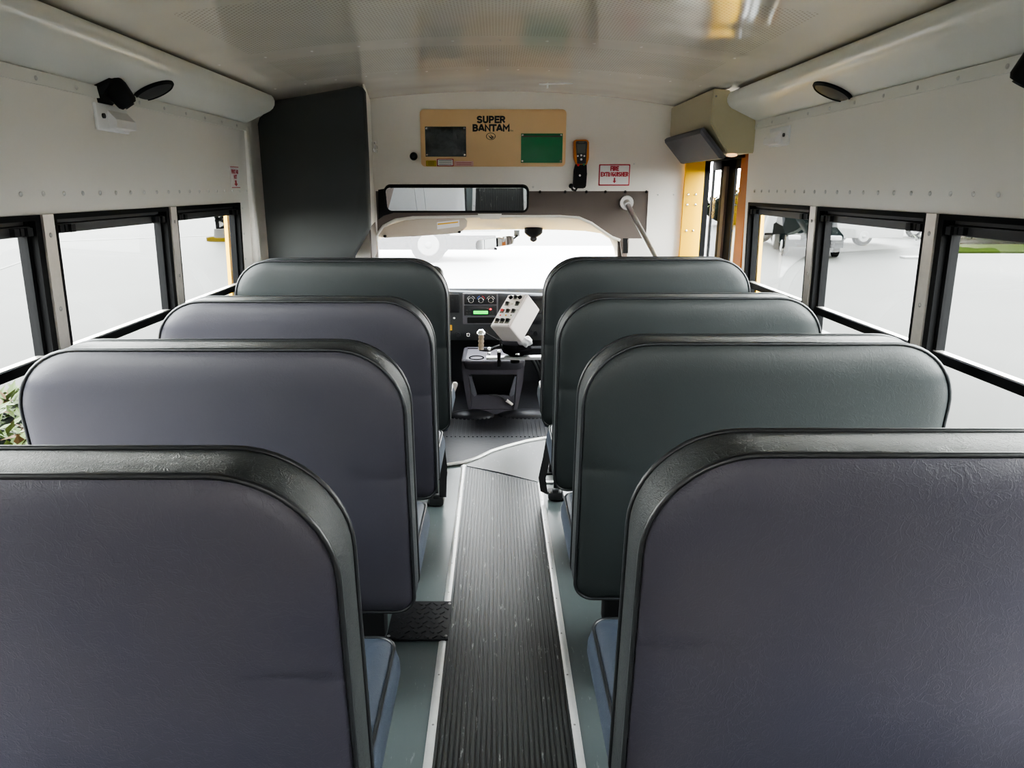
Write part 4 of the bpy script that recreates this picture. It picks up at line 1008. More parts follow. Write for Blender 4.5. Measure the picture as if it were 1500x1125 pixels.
# first aid sign on the left wall
Xs = -(WX(H + 0.04)) + 0.003
a = PX(336.5, 244, Xs); b2 = PX(351.5, 275.5, Xs)
ya, yb = a.y, b2.y; z1 = PX(344, 244, Xs).z; z0 = PX(344, 275.5, Xs).z; ym = (ya + yb) / 2
fa = thing('first_aid_sign', 'narrow white sign with red FIRST AID KIT lettering on the left wall', 'sign', (Xs, ym, z0))
mb = MB().mat(0); mb.box((Xs, ym, (z0 + z1) / 2), (0.002, yb - ya, z1 - z0)); mb.mat(1)
for zz in (z0 + 0.002, z1 - 0.002): mb.box((Xs + 0.0012, ym, zz), (0.001, yb - ya, 0.003))
mb.build('face', ['sign', 'red'], fa)
ey = Vector((0, 1, 0))
sz = (z1 - z0) * 0.30
letters('FIRST AID', (z1 - z0) * 0.19, (z1 - z0) * 0.05, 'red', fa, (Xs + 0.002, ym, z1 - (z1 - z0) * 0.24), (0, 1, 0), ez, abs(yb - ya) * 0.80, 0.2)
letters('KIT', (z1 - z0) * 0.19, (z1 - z0) * 0.05, 'red', fa, (Xs + 0.002, ym, z1 - (z1 - z0) * 0.48), (0, 1, 0), ez, abs(yb - ya) * 0.32, 0.2)
zq = z1 - (z1 - z0) * 0.64; hq = (z1 - z0) * 0.28
mb = MB(); mb.prism([(Xs + 0.002, ym + u * 0.022, zq - v * hq) for u, v in ((-.4, 0), (.4, 0), (.4, .55), (1, .55), (0, 1), (-1, .55), (-.4, .55))], (0.0006, 0, 0)); mb.build('arrow', 'red', fa)

# ------------------------------------------------------------------ dashboard
YD = 5.0
da = thing('dashboard', 'charcoal dashboard across the cab below the windscreen', 'dashboard', (0, 5.1, 0.3))
mb = MB()
def dprof(x):
    zt_ = P(728, 427.5 - 0.0, YD + 0.02).z + (-0.035 * (x + 0.05) if x < 0.5 else -0.02)
    zb_ = P(728, 505, YD).z
    return [Vector((x, YD + 0.42, zt_ - 0.20)), Vector((x, YD + 0.10, zt_ - 0.03)), Vector((x, YD + 0.04, zt_)), Vector((x, YD + 0.015, zt_ - 0.008)), Vector((x, YD, zt_ - 0.04)), Vector((x, YD, zb_ + 0.09)), Vector((x, YD + 0.03, zb_ + 0.03)), Vector((x, YD + 0.16, zb_)), Vector((x, YD + 0.42, zb_ - 0.02))]
mb.loft([dprof(x) for x in (-0.96, -0.6, -0.3, 0.0, 0.3, 0.6, 0.96)], False)
mb.build('body', 'dash', da, True, 45)
mb = MB(); mb.box((0, 5.3, 0.25), (1.9, 0.05, 0.55)); mb.build('lower_panel', 'dashdark', da)
def dplate(r, mat, name, off=0.006, th=0.01, par=da, rad=0.006):
    return flat_px(r[0], r[1], r[2], r[3], YD - off, th, rad).build(name, mat, par, True, 40)
dplate((678, 429.5, 729.5, 475), 'dashlight', 'centre_bezel', 0.005)
vt = dplate((657, 431, 672.5, 458), 'dashdark', 'air_vent', 0.005)
mb = MB()
for i in range(6):
    a = P(659 + i * 2.3, 433, YD - 0.008); b2 = P(659 + i * 2.3, 456, YD - 0.008); mb.box((a + b2) / 2, (0.004, 0.006, a.z - b2.z))
mb.box(P(663, 444, YD - 0.013), (0.012, 0.008, 0.05)); mb.build('vane', 'dash', vt)
hv = dplate((680, 431.5, 727.5, 446), 'dashdark', 'climate_panel', 0.009)
for i, px in enumerate((690, 704.5, 719)):
    c = P(px, 439.5, YD - 0.012)
    mb = MB(); mb.cyl(c, c + Vector((0, -0.014, 0)), 0.018, 0.016, 20); mb.build('knob', 'dash', hv, True)
    mb = MB(); mb.tube([c + Vector((0.0175 * math.cos(2 * PI * k / 24), -0.012, 0.0175 * math.sin(2 * PI * k / 24))) for k in range(24)], 0.0022, 6, True); mb.build('knob_ring', 'chrome', hv, True)
    for part, m_, a0, a1 in (('dial_mark', 'sign' if i != 1 else 'redled', 15, 75), ('dial_mark', 'sign' if i != 1 else simple('blue_mark', (0.05, 0.12, 0.5), 0.5), 105, 165)):
        mb = MB(); mb.tube([c + Vector((0.028 * math.cos(math.radians(a0 + (a1 - a0) * k / 6)), 0.001, 0.028 * math.sin(math.radians(a0 + (a1 - a0) * k / 6)))) for k in range(7)], 0.0022 if i == 1 else 0.001, 6); mb.build(part, m_, hv)
rd = dplate((680, 447.5, 727.5, 462.5), 'dashdark', 'radio', 0.009)
dplate((693.5, 455.3, 714.8, 460.2), 'display', 'display', 0.011, 0.004, rd, 0.002)
mb = MB(); mb.sphere(P(718.5, 453, YD - 0.011), (0.009, 0.004, 0.006), 2); mb.build('indicator_lamp', emis('red_indicator', (0.8, 0.02, 0.04, 1), 1.2), rd)
mb = MB()
for (x0, x1, y) in ((712.5, 717, 452.3), (717, 723, 455.8), (717, 720, 458.5), (721, 723, 458.5), (682, 690, 461.6), (716, 724, 461.4)): a = P(x0, y, YD - 0.0105); b2 = P(x1, y, YD - 0.0105); mb.box((a + b2) / 2, (b2.x - a.x, 0.002, 0.003))
mb.build('button_marks', 'lcd', rd)
for (x, y) in ((684, 455), (688, 455), (684, 459), (688, 459)):
    mb = MB(); mb.box(P(x, y, YD - 0.012), (0.014, 0.006, 0.010), None, 0.002); mb.build('button', 'dash', rd)
dplate((684.5, 465, 726, 473.5), 'black', 'storage_slot', 0.009)
dplate((653, 476, 662, 484), 'labelamber', 'warning_label', 0.003, 0.003, da, 0.002)
mb = MB(); mb.sphere(P(665.3, 466, YD - 0.002), (0.008, 0.004, 0.006), 2); mb.build('indicator', 'sign', da, True)
for px in (671.5, 686):
    c = P(px, 489.5, YD + 0.012)
    mb = MB(); mb.cyl(c, c + Vector((0, -0.03, 0)), 0.017 if px < 680 else 0.013, 0.016 if px < 680 else 0.012); so = mb.build('power_socket', 'dashdark', da, True)
    if px > 680: mb = MB(); mb.tube([c + Vector((0.010 * math.cos(2 * PI * k / 20), -0.031, 0.010 * math.sin(2 * PI * k / 20))) for k in range(20)], 0.003, 6, True); mb.build('ring', 'chrome', so, True)
for px, py in ((777, 487), (784, 488)):
    c = P(px, py, YD + 0.012); mb = MB(); mb.cyl(c, c + Vector((0, -0.025, 0)), 0.02, 0.017); mb.build('power_socket', 'dashdark', da, True)
for r in ((776, 433, 800, 440), (776, 456, 800, 460), (776, 464, 800, 475)): dplate(r, 'dashdark', 'glovebox_slot', 0.004)
dplate((770, 507, 800, 511), 'dashlight', 'lower_trim', -0.05)
# gear lever end
gl = thing('column_lever', 'pale tipped gear lever beside the dashboard vent', 'gear lever', P(648, 432, 4.75))
a = P(640, 432, 4.75); b2 = P(651, 427.5, 4.7); c2 = P(656, 423, 4.68)
mb = MB(); mb.tube([a, b2], 0.008, 10); mb.build('shaft', 'steel', gl, True)
mb = MB(); mb.tube([P(648.5, 429, 4.7), P(651, 426.5, 4.7), P(654, 423.5, 4.69), P(655.5, 424.5, 4.68), P(656.5, 427, 4.68)], 0.011, 10); mb.build('tip', 'boxwhite', gl, True)
# driver seat (mostly hidden)
ds = thing('driver_seat', 'black driver seat with a pale belt buckle, hidden ahead of the frontmost left bench', 'driver seat', (-0.5, 4.4, 0))
mb = MB(); mb.box((-0.50, 4.24, 0.70), (0.36, 0.12, 0.60), Matrix.Rotation(math.radians(-8), 3, 'X'), 0.05, 4); mb.build('backrest', 'band', ds, True)
mb = MB(); mb.box((-0.50, 4.50, 0.40), (0.36, 0.42, 0.12), None, 0.04, 4); mb.build('cushion', 'band', ds, True)
mb = MB(); mb.box((-0.50, 4.46, 0.17), (0.30, 0.36, 0.34), None, 0.02); mb.build('pedestal', 'black', ds, True)
bk = P(664, 575, 3.9)
mb = MB(); mb.tube([Vector((-0.36, 4.35, 0.36)), P(659, 592, 3.92), P(661, 585, 3.9)], 0.011, 8); st_ = mb.build('belt_stalk', 'buckle', ds, True)
mb = MB(); r_ = [(660.2, 583), (663.2, 584), (670, 565), (669.5, 561.5), (665, 560.5), (662.5, 563), (659.5, 578)]
mb.prism([P(x, y, 3.9) for x, y in r_], (0, 0.022, 0)); bmesh.ops.bevel(mb.bm, geom=list(mb.bm.edges), offset=0.003, segments=2, affect='EDGES'); mb.build('belt_buckle', 'buckle', ds, True)

# ------------------------------------------------------------------ centre console
YC = 4.45
cn = thing('centre_console', 'charcoal centre console with cup holders and a deep open bin', 'console', P(721, 606, YC))
def cr_(pxs, Y): return [P(x, y, Y) for x, y in pxs]
mb = MB().mat(0)
o1 = [(688, 607), (684, 590), (679, 560), (676.5, 540), (677, 530), (681, 528), (762, 528), (766.5, 530), (768, 540), (766, 560), (760, 590), (756, 607)]
i1 = [(691, 600), (690, 590), (688, 565), (686.5, 551), (687, 549), (690, 548.5), (754, 548.5), (757, 549), (757.5, 551), (756.5, 565), (754, 590), (752, 600)]
R0 = cr_(o1, YC); R1 = cr_(i1, YC)
back = [p + Vector((0, 0.40, 0)) for p in R0]
mb.loft([back, [p + Vector((0, 0.014, 0)) for p in R0], R0, R1], True)
depth = [p + Vector((0, 0.22, 0)) for p in R1]
mb.mat(1).loft([R1, depth], True, False, True)
mb.build('body', ['console', 'dashdark'], cn, True, 50)
# bin lip
lp_ = [(691, 601), (690, 576), (698, 579), (746, 579.5), (754, 576), (753, 601)]
mb = MB(); mb.prism([P(x, y, YC + 0.012) for x, y in lp_], (0, 0.02, 0)); mb.build('bin_front', 'console', cn)
for pts_ in ([(687, 551), (690, 551), (698.5, 578.5), (695, 581), (690.5, 576)], [(757, 551), (754, 551), (746, 579), (749, 581), (754, 577)]):
    mb = MB(); mb.prism([P(x, y, YC + 0.004) for x, y in pts_], (0, 0.03, 0)); mb.build('bin_cheek', 'dashlight', cn)
# top tray with cup holders
zt_ = P(721, 529, YC).z
mb = MB()
def trayring(ins, dz, y0=YC - 0.03, y1=YC + 0.36):
    xa, xb = P(677, 530, YC).x, P(768, 530, YC).x
    return [Vector((xa + ins, y1 - ins, zt_ + dz + 0.004)), Vector((xb - ins, y1 - ins, zt_ + dz + 0.004)), Vector((xb - ins, y0 + ins + 0.05, zt_ + dz)), Vector((xb - ins - 0.05, y0 + ins, zt_ + dz)), Vector((xa + ins + 0.05, y0 + ins, zt_ + dz)), Vector((xa + ins, y0 + ins + 0.05, zt_ + dz))]
mb.loft([trayring(0.0, -0.05), trayring(-0.006, -0.015), trayring(-0.004, 0.0), trayring(0.008, 0.008), trayring(0.022, 0.006), trayring(0.03, -0.012)], True, True, True)
mb.build('tray', 'tray', cn, True, 50)
for px in (698, 745):
    c = P(px, 527, YC + 0.07); c.z = zt_ + 0.003
    mb = MB(); mb.tube([c + Vector((0.046 * math.cos(2 * PI * k / 28), 0.052 * math.sin(2 * PI * k / 28), 0.002)) for k in range(28)], 0.005, 8, True)
    mb.loft([[c + Vector((r * math.cos(2 * PI * k / 28), r * 1.12 * math.sin(2 * PI * k / 28), dz)) for k in range(28)] for r, dz in ((0.044, 0.003), (0.040, 0.0015))], True, False, True)
    mb.build('cup_holder', 'matte', cn, True)
for y in (534, 541, 547): pass
# loose cable
cbl = thing('power_cable', 'thin black cable with pale plug draped from the console bin', 'cable', P(738, 585, YC - 0.02))
mb = MB(); mb.tube([P(x, y, YC - 0.004) for x, y in ((716, 579), (722, 578.2), (729, 579), (736, 582), (742, 587))], 0.006, 8); mb.build('cord', 'framegrey', cbl, True)
mb = MB(); mb.tube([P(742, 586.5, YC - 0.006), P(750.5, 593, YC - 0.006)], [0.011, 0.009], 10); mb.build('plug', 'buckle', cbl, True)

# ------------------------------------------------------------------ control box on its mount
RIGHT = Vector((1, 0, 0)); UPC = Vector((0, ST, CT)); FWD = Vector((0, CT, -ST))
YQ = 4.25
def Q(px, py, d=0.0):
    p = P(px, py, YQ); return p + FWD * d
s_px = (P(760, 460, YQ) - P(759, 460, YQ)).x
u3 = (RIGHT * 29 - UPC * 3 + FWD * -28); v3 = (RIGHT * 28 + UPC * 50 + FWD * 23.6); w3 = (RIGHT * 14 - UPC * 15.5 + FWD * 16.1)
Wb, Hb, Db = u3.length * s_px, v3.length * s_px, w3.length * s_px * 1.35
ub = u3.normalized(); vb = (v3 - ub * v3.dot(ub)).normalized(); wb_ = ub.cross(vb)
if wb_.dot(w3) < 0: wb_ = -wb_
O = Q(717, 478)   # bottom-left of the face
bx = thing('control_box', 'white switch control box tilted on a swivel mount between the front seats', 'control box', O + ub * Wb / 2)
def L(a, b, c): return O + ub * a + vb * b + wb_ * c
rot = Matrix((ub, vb, wb_)).transposed()
mb = MB(); mb.box(L(Wb / 2, Hb / 2, Db / 2), (Wb, Hb, Db), rot, 0.010, 3); mb.build('case', 'boxwhite', bx, True, 50)
mb = MB(); mb.box(L(Wb / 2, Hb / 2, -0.0005), (Wb * 0.90, Hb * 0.93, 0.004), rot, 0.0015, 1); mb.build('face_plate', 'sign', bx, True)
def sw(cx_, cy_, w_, h_, mat, name='rocker_switch', lift=0.008):
    mb = MB(); mb.box(L(cx_ * Wb, cy_ * Hb, -0.003), (w_ * Wb, h_ * Hb, 0.006), rot, 0.001, 1); s_ = mb.build(name, 'lcd', bx)
    mb = MB(); mb.box(L(cx_ * Wb, (cy_ + h_ * 0.12) * Hb, -0.006 - lift / 2), (w_ * 0.7 * Wb, h_ * 0.55 * Hb, lift), Matrix.Rotation(0.4, 3, ub) @ rot, 0.001, 1); mb.build('paddle', mat, s_)
for cx_ in (0.27, 0.73):
    mb = MB(); mb.cyl(L(cx_ * Wb, 0.88 * Hb, -0.002), L(cx_ * Wb, 0.88 * Hb, -0.010), 0.013 , 0.012); k_ = mb.build('rotary_knob', 'frame', bx, True)
    mb = MB(); mb.box(L(cx_ * Wb, 0.88 * Hb, -0.014), (0.007, 0.024, 0.010), Matrix.Rotation(0.8, 3, wb_) @ rot, 0.002); mb.build('pointer', 'black', k_)
sw(0.5, 0.88, 0.13, 0.10, 'black', 'toggle_switch', 0.012)
for cx_ in (0.25, 0.76): sw(cx_, 0.69, 0.17, 0.11, 'frame')
mb = MB(); mb.dome(L(0.5 * Wb, 0.69 * Hb, -0.002), -wb_, 0.007, 0.004); mb.build('key_button', 'alu', bx, True)
sw(0.22, 0.46, 0.17, 0.11, 'redled'); sw(0.50, 0.46, 0.17, 0.11, 'frame'); sw(0.78, 0.46, 0.17, 0.11, 'frame')
for cx_, m_ in ((0.24, 'redled'), (0.52, 'amber'), (0.78, 'lcd')):
    mb = MB(); mb.dome(L(cx_ * Wb, 0.335 * Hb, -0.002), -wb_, 0.006, 0.006); mb.build('indicator_lamp', m_, bx, True)
for cx_ in (0.25, 0.51, 0.77): sw(cx_, 0.16, 0.19, 0.13, 'frame')
for cx_, cy_ in ((0.09, 0.04), (0.91, 0.04), (0.09, 0.96), (0.91, 0.96), (0.06, 0.5), (0.94, 0.5)):
    mb = MB(); mb.dome(L(cx_ * Wb, cy_ * Hb, -0.002), -wb_, 0.0035, 0.002, 8, 2); mb.build('screw', 'screw', bx, True)
# swivel mount
sm = thing('swivel_mount', 'black swivel arm and base with steel cross bar under the white control box', 'mount', Q(755, 525, 0.05))
cM = Q(757, 506, 0.10)
mb = MB()
def dz_(r, z, sx=1.0): return [cM + Vector((r * sx * math.cos(2 * PI * i / 28), r * math.sin(2 * PI * i / 28), z)) for i in range(28)]
mb.loft([dz_(0.03, -0.075), dz_(0.055, -0.05), dz_(0.085, -0.035), dz_(0.095, -0.012), dz_(0.088, -0.008), dz_(0.088, 0.0), dz_(0.097, 0.004), dz_(0.095, 0.022), dz_(0.05, 0.032)], True, True, True); mb.build('turntable', 'matte', sm, True, 40)
mb = MB(); mb.tube([Q(702, 512, 0.02), Q(716, 513.5, 0.02), Q(724, 509, 0.04), Q(733, 506.5, 0.06), Q(745, 508, 0.1)], [0.008, 0.010, 0.011, 0.014, 0.016], 8); mb.build('arm', 'black', sm, True)
mb = MB(); mb.tube([Q(711, 487.5, 0.03), Q(735, 499.5, 0.06)], 0.0025, 8); mb.tube([Q(733.5, 497, 0.03), Q(733, 507, 0.03)], 0.006, 8); mb.build('stay_rod', 'frame', sm, True)
for px, py in ((716.5, 511), (717, 518), (758, 519), (731, 515)):
    mb = MB(); mb.sphere(Q(px, py, -0.01), (0.013, 0.013, 0.010), 2); mb.build('bolt', 'chrome', sm, True)
mb = MB(); mb.prism([Q(712, 523.5, 0.06), Q(800, 522.8, 0.02), Q(800, 527, 0.02), Q(712, 527, 0.06)], (0, 0.06, 0)); mb.build('cross_bar', 'steel', sm)
mb = MB(); mb.cyl(Q(731, 512, 0.06), Q(731, 536, 0.06), 0.012); mb.cyl(Q(755, 514, 0.1), Q(755, 530, 0.1), 0.03); mb.build('post', 'frame', sm, True)
# lever handle
lh = thing('lever_handle', 'ribbed worn hand grip with steel cap beside the white control box', 'lever handle', Q(704, 512, 0.02))
mb = MB(); pts_ = []; rr = []
for i in range(15):
    t = i / 14; pts_.append(Q(705 - 0.6 * t, 487.5 + 24 * t, 0.02)); rr.append(0.0165 + 0.0022 * math.cos(t * 8 * PI))
mb.tube(pts_, rr, 14); mb.build('grip', 'gripbeige', lh, True, 80)
c = Q(704.5, 487, 0.02)
mb = MB(); mb.loft([[c + Vector((r * math.cos(2 * PI * i / 20), r * math.sin(2 * PI * i / 20), z)) for i in range(20)] for r, z in ((0.029, -0.009), (0.028, 0.0), (0.021, 0.009), (0.016, 0.013), (0.014, 0.018))], True, True, True); mb.build('cap', 'chrome', lh, True, 40)
# crumpled plastic
rg = MB(); c = Q(769, 500, 0.02); rg.sphere(c, (0.046, 0.04, 0.030), 4)
for v in rg.bm.verts:
    d_ = v.co - c; v.co = c + d_ * (1 + 0.22 * math.sin(d_.x * 130 + d_.z * 90) * math.cos(d_.y * 120 + d_.z * 60))
o = rg.build('crumpled_bag', 'rag', None, True, 30); tag(o, 'crumpled grey plastic bag stuffed behind the control box', 'plastic bag')
# hoses right of the console
hs = thing('cable_bundle', 'black looped cables hanging right of the console', 'cables', P(785, 560, 4.5))
for dx, r in ((0, 0.01), (6, 0.008), (11, 0.011)):
    mb = MB(); mb.tube([P(778 + dx, 524, 4.5), P(784 + dx, 535, 4.48), P(791 + dx * .6, 552, 4.5), P(796, 575, 4.55)], r, 8); mb.build('cable', 'black', hs, True)

# ------------------------------------------------------------------ outside
ZG = -0.80
mb = MB(); mb.box((0, 20, ZG - 0.1), (200, 200, 0.2)); o = mb.build('ground', 'ground'); struct(o, 'pale damp pavement outside')
def gp(px, py): return PG(px, py, ZG)
def line(p0, p1, w, mat, name, lab, h=0.012):
    a, b2 = gp(*p0), gp(*p1); d_ = (b2 - a).normalized(); n = Vector((-d_.y, d_.x, 0)) * w / 2
    mb = MB(); mb.prism([a + n, a - n, b2 - n, b2 + n], (0, 0, h)); o = mb.build(name, mat); struct(o, lab)
line((-60, 415), (42, 380), 0.12, 'paint_line', 'street_line', 'white parking line outside left windows')
line((70, 354), (345, 344), 0.5, 'paint_line', 'street_line', 'white kerb line across the lot')
line((-80, 352), (45, 344.5), 0.5, 'kerbyellow', 'kerb', 'yellow kerb far left', 0.15)
mb = MB(); mb.box((0.3, 19.5, ZG + 0.006), (10.0, 18.0, 0.012)); o = mb.build('street_glare_patch', 'glare_ground'); struct(o, 'ground patch lightened to imitate glare ahead of the bus')
# lattice mast with kerb
b = gp(333, 352)
ms = thing('lattice_mast', 'black and white lattice mast on a concrete base outside the far left window', 'mast', b)
mb = MB(); mb.cyl(b, b + Vector((0, 0, 0.5)), 0.55, 0.5); mb.build('base', 'concrete', ms, True)
mb = MB(); mb.cyl(b, b + Vector((0, 0, 0.14)), 0.85, 0.85, 28); mb.build('kerb_ring', 'kerbyellow', ms, True)
mb = MB().mat(0); mb.box(b + Vector((0, 0.1, 2.4)), (0.62, 0.3, 3.9)); mb.mat(1)
for sx in (-0.33, 0.02): mb.box(b + Vector((sx, -0.1, 2.4)), (0.12, 0.1, 3.9))
for i in range(18): mb.box(b + Vector((-0.05, -0.1, 0.6 + i * 0.21)), (0.8, 0.12, 0.09), Matrix.Rotation(0.5 if i % 2 else -0.5, 3, 'Y'))
mb.build('lattice', ['carwhite', 'tyre'], ms)
# shrub bed
def leaves(mb, n, cx_, cy_, rx_, ry_, z0, z1, size, mats, rand):
    for i in range(n):
        u, v = rand.uniform(-1, 1), rand.uniform(-1, 1)
        if u * u + v * v > 1: continue
        z = z0 + (z1 - z0) * (1 - (u * u + v * v) * 0.4) * rand.uniform(0.55, 1.05)
        c = Vector((cx_ + u * rx_, cy_ + v * ry_, z)); a_ = rand.uniform(0, 2 * PI); el = rand.uniform(-0.3, 0.9)
        d_ = Vector((math.cos(a_) * math.cos(el), math.sin(a_) * math.cos(el), math.sin(el))); s_ = size * rand.uniform(0.7, 1.3)
        n_ = d_.cross(Vector((0, 0, 1))).normalized(); mb.mat(mats[0] if rand.random() > 0.12 else mats[1])
        up_ = n_.cross(d_)
        mb.poly([c, c + d_ * s_ * 0.45 + n_ * s_ * 0.2 + up_ * s_ * .05, c + d_ * s_, c + d_ * s_ * 0.45 - n_ * s_ * 0.2 + up_ * s_ * .05])
rnd = random.Random(3)
sb = thing('ground_cover_shrub', 'low leafy green shrub bed outside by the lower left window', 'shrub', (-4.3, 4.7, ZG))
mb = MB(); mb.loft([[Vector((-4.3 + 1.55 * s_ * math.cos(2 * PI * i / 24), 4.75 + 1.5 * s_ * math.sin(2 * PI * i / 24), ZG + z)) for i in range(24)] for s_, z in ((1.02, 0.0), (1.0, 0.25), (0.8, 0.42), (0.3, 0.5))], True, True, True); mb.build('soil_mound', 'leafdark', sb, True)
mb = MB(); leaves(mb, 5200, -4.3, 4.75, 1.6, 1.55, ZG + 0.1, ZG + 0.62, 0.15, (0, 1), rnd); mb.build('foliage', ['leaf', 'leafbrown'], sb)
# grass verges
def verge(y0px, y1px, x0, x1, nm, lab):
    a, b2, c2, d2 = gp(x0, y1px), gp(x1, y1px), gp(x1, y0px), gp(x0, y0px)
    mb = MB(); mb.prism([a, b2, c2, d2], (0, 0, 0.06)); o = mb.build(nm, 'grass'); tag(o, lab, 'grass', None, 'stuff')
verge(332, 347.5, 1085, 1200, 'grass_verge', 'green grass verge beyond the dark car')
verge(360, 371, 1385, 1560, 'grass_verge', 'strip of grass beyond the right windows')
# bushes, and a low leafy strip put in as shade
def hedge(c, rx_, ry_, h_, n, nm, lab, sz):
    t_ = thing(nm, lab, 'hedge', c)
    mb = MB(); mb.sphere(c + Vector((0, 0, h_ * 0.45)), (rx_ * 0.92, ry_ * 0.9, h_ * 0.5), 3); mb.build('core', 'leafdark', t_, True)
    mb = MB(); leaves(mb, n, c.x, c.y, rx_, ry_, c.z + 0.1, c.z + h_, sz, (0, 1), rnd); mb.build('foliage', ['leafdark', 'leaf'], t_)
hedge(gp(1450, 361) + Vector((1.5, 1.0, 0)), 4.0, 0.7, 0.36, 1500, 'hedge', 'long dark leafy strip standing in for trailer shade beyond the nearest right window', 0.25)  # dark strip stands in for the shade under the white trailer
hedge(gp(1135, 333) + Vector((-0.5, 3.0, 0)), 3.0, 1.5, 2.0, 1500, 'hedge', 'dark bushes behind the grass verge outside the far right window', 0.4)
# white pole standing in for a ghost reflection in the window glass
a = gp(1104, 380); top_ = Vector((a.x + 1.0, a.y + 0.3, ZG + 3.4))
lp2 = thing('reflection_pole', 'thin white pole standing in for a ghost reflection in the far right window', 'pole', a)
mb = MB(); mb.tube([a, top_], 0.05, 10); mb.build('shaft', 'carwhite', lp2, True)
mb = MB(); mb.cyl(a, a + Vector((0, 0, 0.08)), 0.14); mb.build('foot', 'concrete', lp2, True)
# vehicles --------------------------------------------------------------------
def wheel(t_, c, ax, r, wd, hub='chrome'):
    ax = Vector(ax).normalized()
    mb = MB(); mb.tube([c - ax * wd / 2, c - ax * wd * 0.4, c + ax * wd * 0.4, c + ax * wd / 2], [r * 0.9, r, r, r * 0.9], 28); w_ = mb.build('wheel', 'tyre', t_, True, 50)
    mb = MB(); mb.tube([c + ax * (wd / 2 - 0.01), c + ax * (wd / 2 + 0.03)], [r * 0.62, r * 0.55], 24)
    mb.tube([c - ax * (wd / 2 - 0.01), c - ax * (wd / 2 + 0.03)], [r * 0.62, r * 0.55], 24); mb.dome(c - ax * (wd / 2 + 0.03), -ax, r * 0.2, 0.05, 12, 3); mb.build('hub_cap', hub, w_, True)
def car(c, yaw, L_, paint, name, lab, wd=1.75):
    t_ = thing(name, lab, 'car', c)
    R = Matrix.Rotation(yaw, 3, 'Z')
    side = [(-L_ / 2, 0.35), (-L_ / 2 + 0.03, 0.62), (-L_ / 2 + 0.15, 0.75), (-L_ * 0.22, 0.92), (-L_ * 0.10, 1.38), (L_ * 0.22, 1.40), (L_ * 0.36, 0.98), (L_ / 2 - 0.08, 0.92), (L_ / 2, 0.6), (L_ / 2 - 0.02, 0.33)]
    def ring(s_, y): return [c + R @ Vector((x, y * (0.82 if z > 1.2 else 1), 0.33 + (z - 0.33) * s_)) for x, z in side]
    mb = MB(); mb.loft([ring(0.97, -wd / 2), ring(1, -wd / 2 + 0.1), ring(1, wd / 2 - 0.1), ring(0.97, wd / 2)], True, True, True); mb.build('body', paint, t_, True, 35)
    mb = MB()
    for s_ in (-1, 1): mb.prism([c + R @ Vector((x, s_ * (wd / 2) * 0.90 + 0.005 * s_, z)) for x, z in ((-L_ * 0.19, 0.96), (-L_ * 0.09, 1.30), (L_ * 0.2, 1.32), (L_ * 0.31, 0.98))], R @ Vector((0, s_ * 0.08, 0)))
    mb.build('side_glass', 'carglass', t_)
    for sx in (-0.31, 0.30):
        for s_ in (-1, 1): wheel(t_, c + R @ Vector((sx * L_, s_ * (wd / 2 - 0.08), 0.33)), R @ Vector((0, 1, 0)), 0.33, 0.2, 'hub')
    for s_ in (-1, 1):
        mb = MB(); mb.box(c + R @ Vector((-L_ / 2 + 0.06, s_ * 0.62, 0.66)), (0.25, 0.36, 0.14), R, 0.03); mb.build('headlamp', 'carwhite', t_, True)
    mb = MB(); mb.box(c + R @ Vector((-L_ / 2 + 0.03, 0, 0.45)), (0.12, 1.2, 0.16), R, 0.03); mb.build('bumper', 'tyre', t_, True)
car(Vector((10.9, 25.6, ZG)), math.radians(75), 4.3, 'carteal', 'parked_car', 'dark teal parked car beyond the far right window')
car(Vector((20.7, 34.4, ZG)), 0.0, 4.5, 'carsilver', 'parked_car', 'silver parked car beside the white box truck')
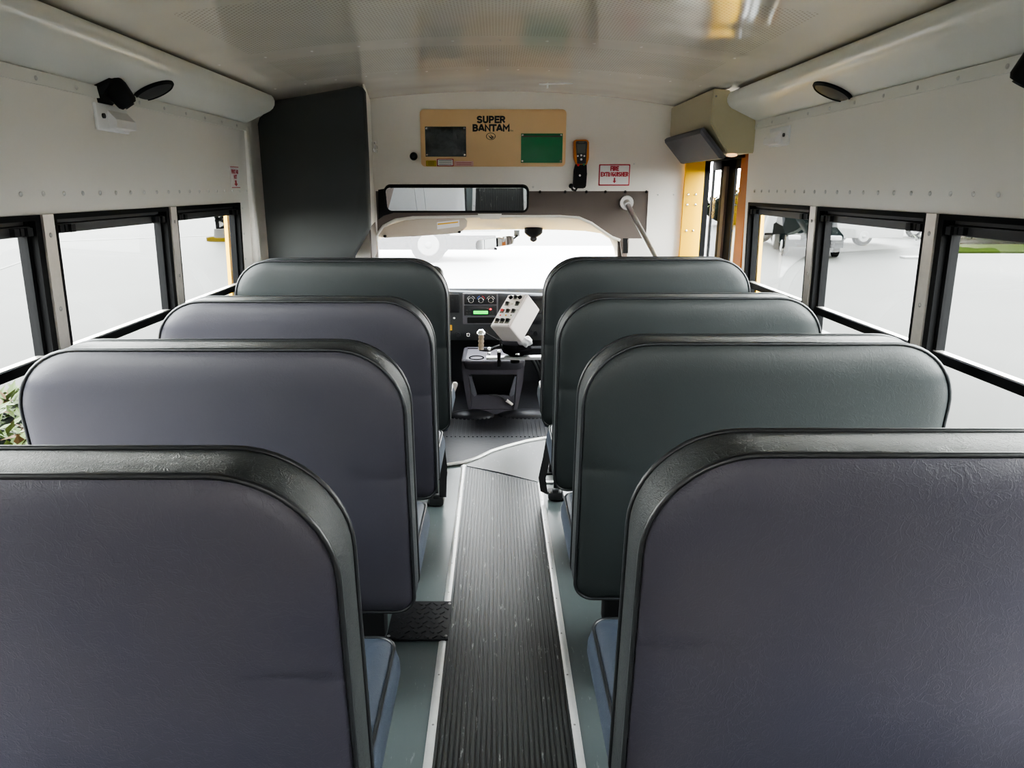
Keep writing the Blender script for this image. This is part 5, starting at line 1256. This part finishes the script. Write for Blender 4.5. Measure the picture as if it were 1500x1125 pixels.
def truck(c, yaw, L_, name, lab, box_z0=0.75, wheels=(-0.42, 0.3), wr=0.45):
    t_ = thing(name, lab, 'truck', c); R = Matrix.Rotation(yaw, 3, 'Z'); wd = 2.3
    mb = MB(); mb.box(c + R @ Vector((L_ * 0.12, 0, box_z0 + 1.15)), (L_ * 0.76, wd, 2.3), R, 0.03); mb.build('cargo_box', 'carwhite', t_, True)
    mb = MB(); mb.prism([c + R @ Vector((x, -wd / 2 + 0.1, z)) for x, z in ((-L_ / 2, 0.5), (-L_ / 2, 1.2), (-L_ * 0.43, 1.35), (-L_ * 0.38, 2.2), (-L_ * 0.27, 2.25), (-L_ * 0.27, 0.5))], R @ Vector((0, wd - 0.2, 0))); mb.build('cab', 'carwhite', t_)
    mb = MB(); mb.box(c + R @ Vector((0, 0, 0.55)), (L_ * 0.95, wd * 0.9, 0.3), R, 0.02); mb.build('chassis', 'tyre', t_)
    for wx_ in wheels:
        for s_ in (-1, 1): wheel(t_, c + R @ Vector((wx_ * L_, s_ * (wd / 2 - 0.15), wr)), R @ Vector((0, 1, 0)), wr, 0.28, 'hub')
truck(Vector((13.3, 29.8, ZG)), 0.0, 5.6, 'box_truck', 'white box truck parked beyond the middle right window', 0.30, (-0.36, 0.22), 0.36)
truck(Vector((30.0, 41.0, ZG)), 0.0, 9.0, 'box_truck', 'white box truck behind the long dark shade strip', 0.25)
g = gp(628, 386)
truck(Vector((g.x - 0.9, g.y + 1.2, ZG)), 0.0, 6.2, 'box_truck', 'white truck seen through the left of the windscreen', 0.95, (-0.36, 0.145), 0.55)
wp = gp(1335, 378); mb = MB(); mb.box(wp + Vector((0, 0, 0.03)), (0.6, 0.35, 0.05)); o = mb.build('parking_block', 'carwhite'); tag(o, 'white concrete wheel stop on the pavement by the silver car', 'wheel stop')

# ------------------------------------------------------------------ world and light
wd_ = bpy.data.worlds.new('overcast_sky'); scene.world = wd_; wd_.use_nodes = True; nt = wd_.node_tree
bg = nt.nodes['Background']
tc = N(nt, 'ShaderNodeTexCoord'); sp = N(nt, 'ShaderNodeSeparateXYZ'); nt.links.new(tc.outputs['Generated'], sp.inputs[0])
rp = N(nt, 'ShaderNodeValToRGB'); rp.color_ramp.elements[0].position = 0.0; rp.color_ramp.elements[0].color = (1.0, 0.985, 0.95, 1)
rp.color_ramp.elements[1].position = 0.8; rp.color_ramp.elements[1].color = (0.86, 0.90, 0.95, 1)
nt.links.new(sp.outputs[2], rp.inputs[0]); nt.links.new(rp.outputs[0], bg.inputs[0]); bg.inputs[1].default_value = 13.0
scene.view_settings.view_transform = 'AgX'; scene.view_settings.look = 'AgX - Medium High Contrast'
scene.view_settings.exposure = 1.62; scene.view_settings.gamma = 1.0
scene.cycles.use_denoising = True
scene.cycles.max_bounces = 10; scene.cycles.diffuse_bounces = 6; scene.cycles.transparent_max_bounces = 16
scene.cycles.caustics_reflective = False; scene.cycles.caustics_refractive = False
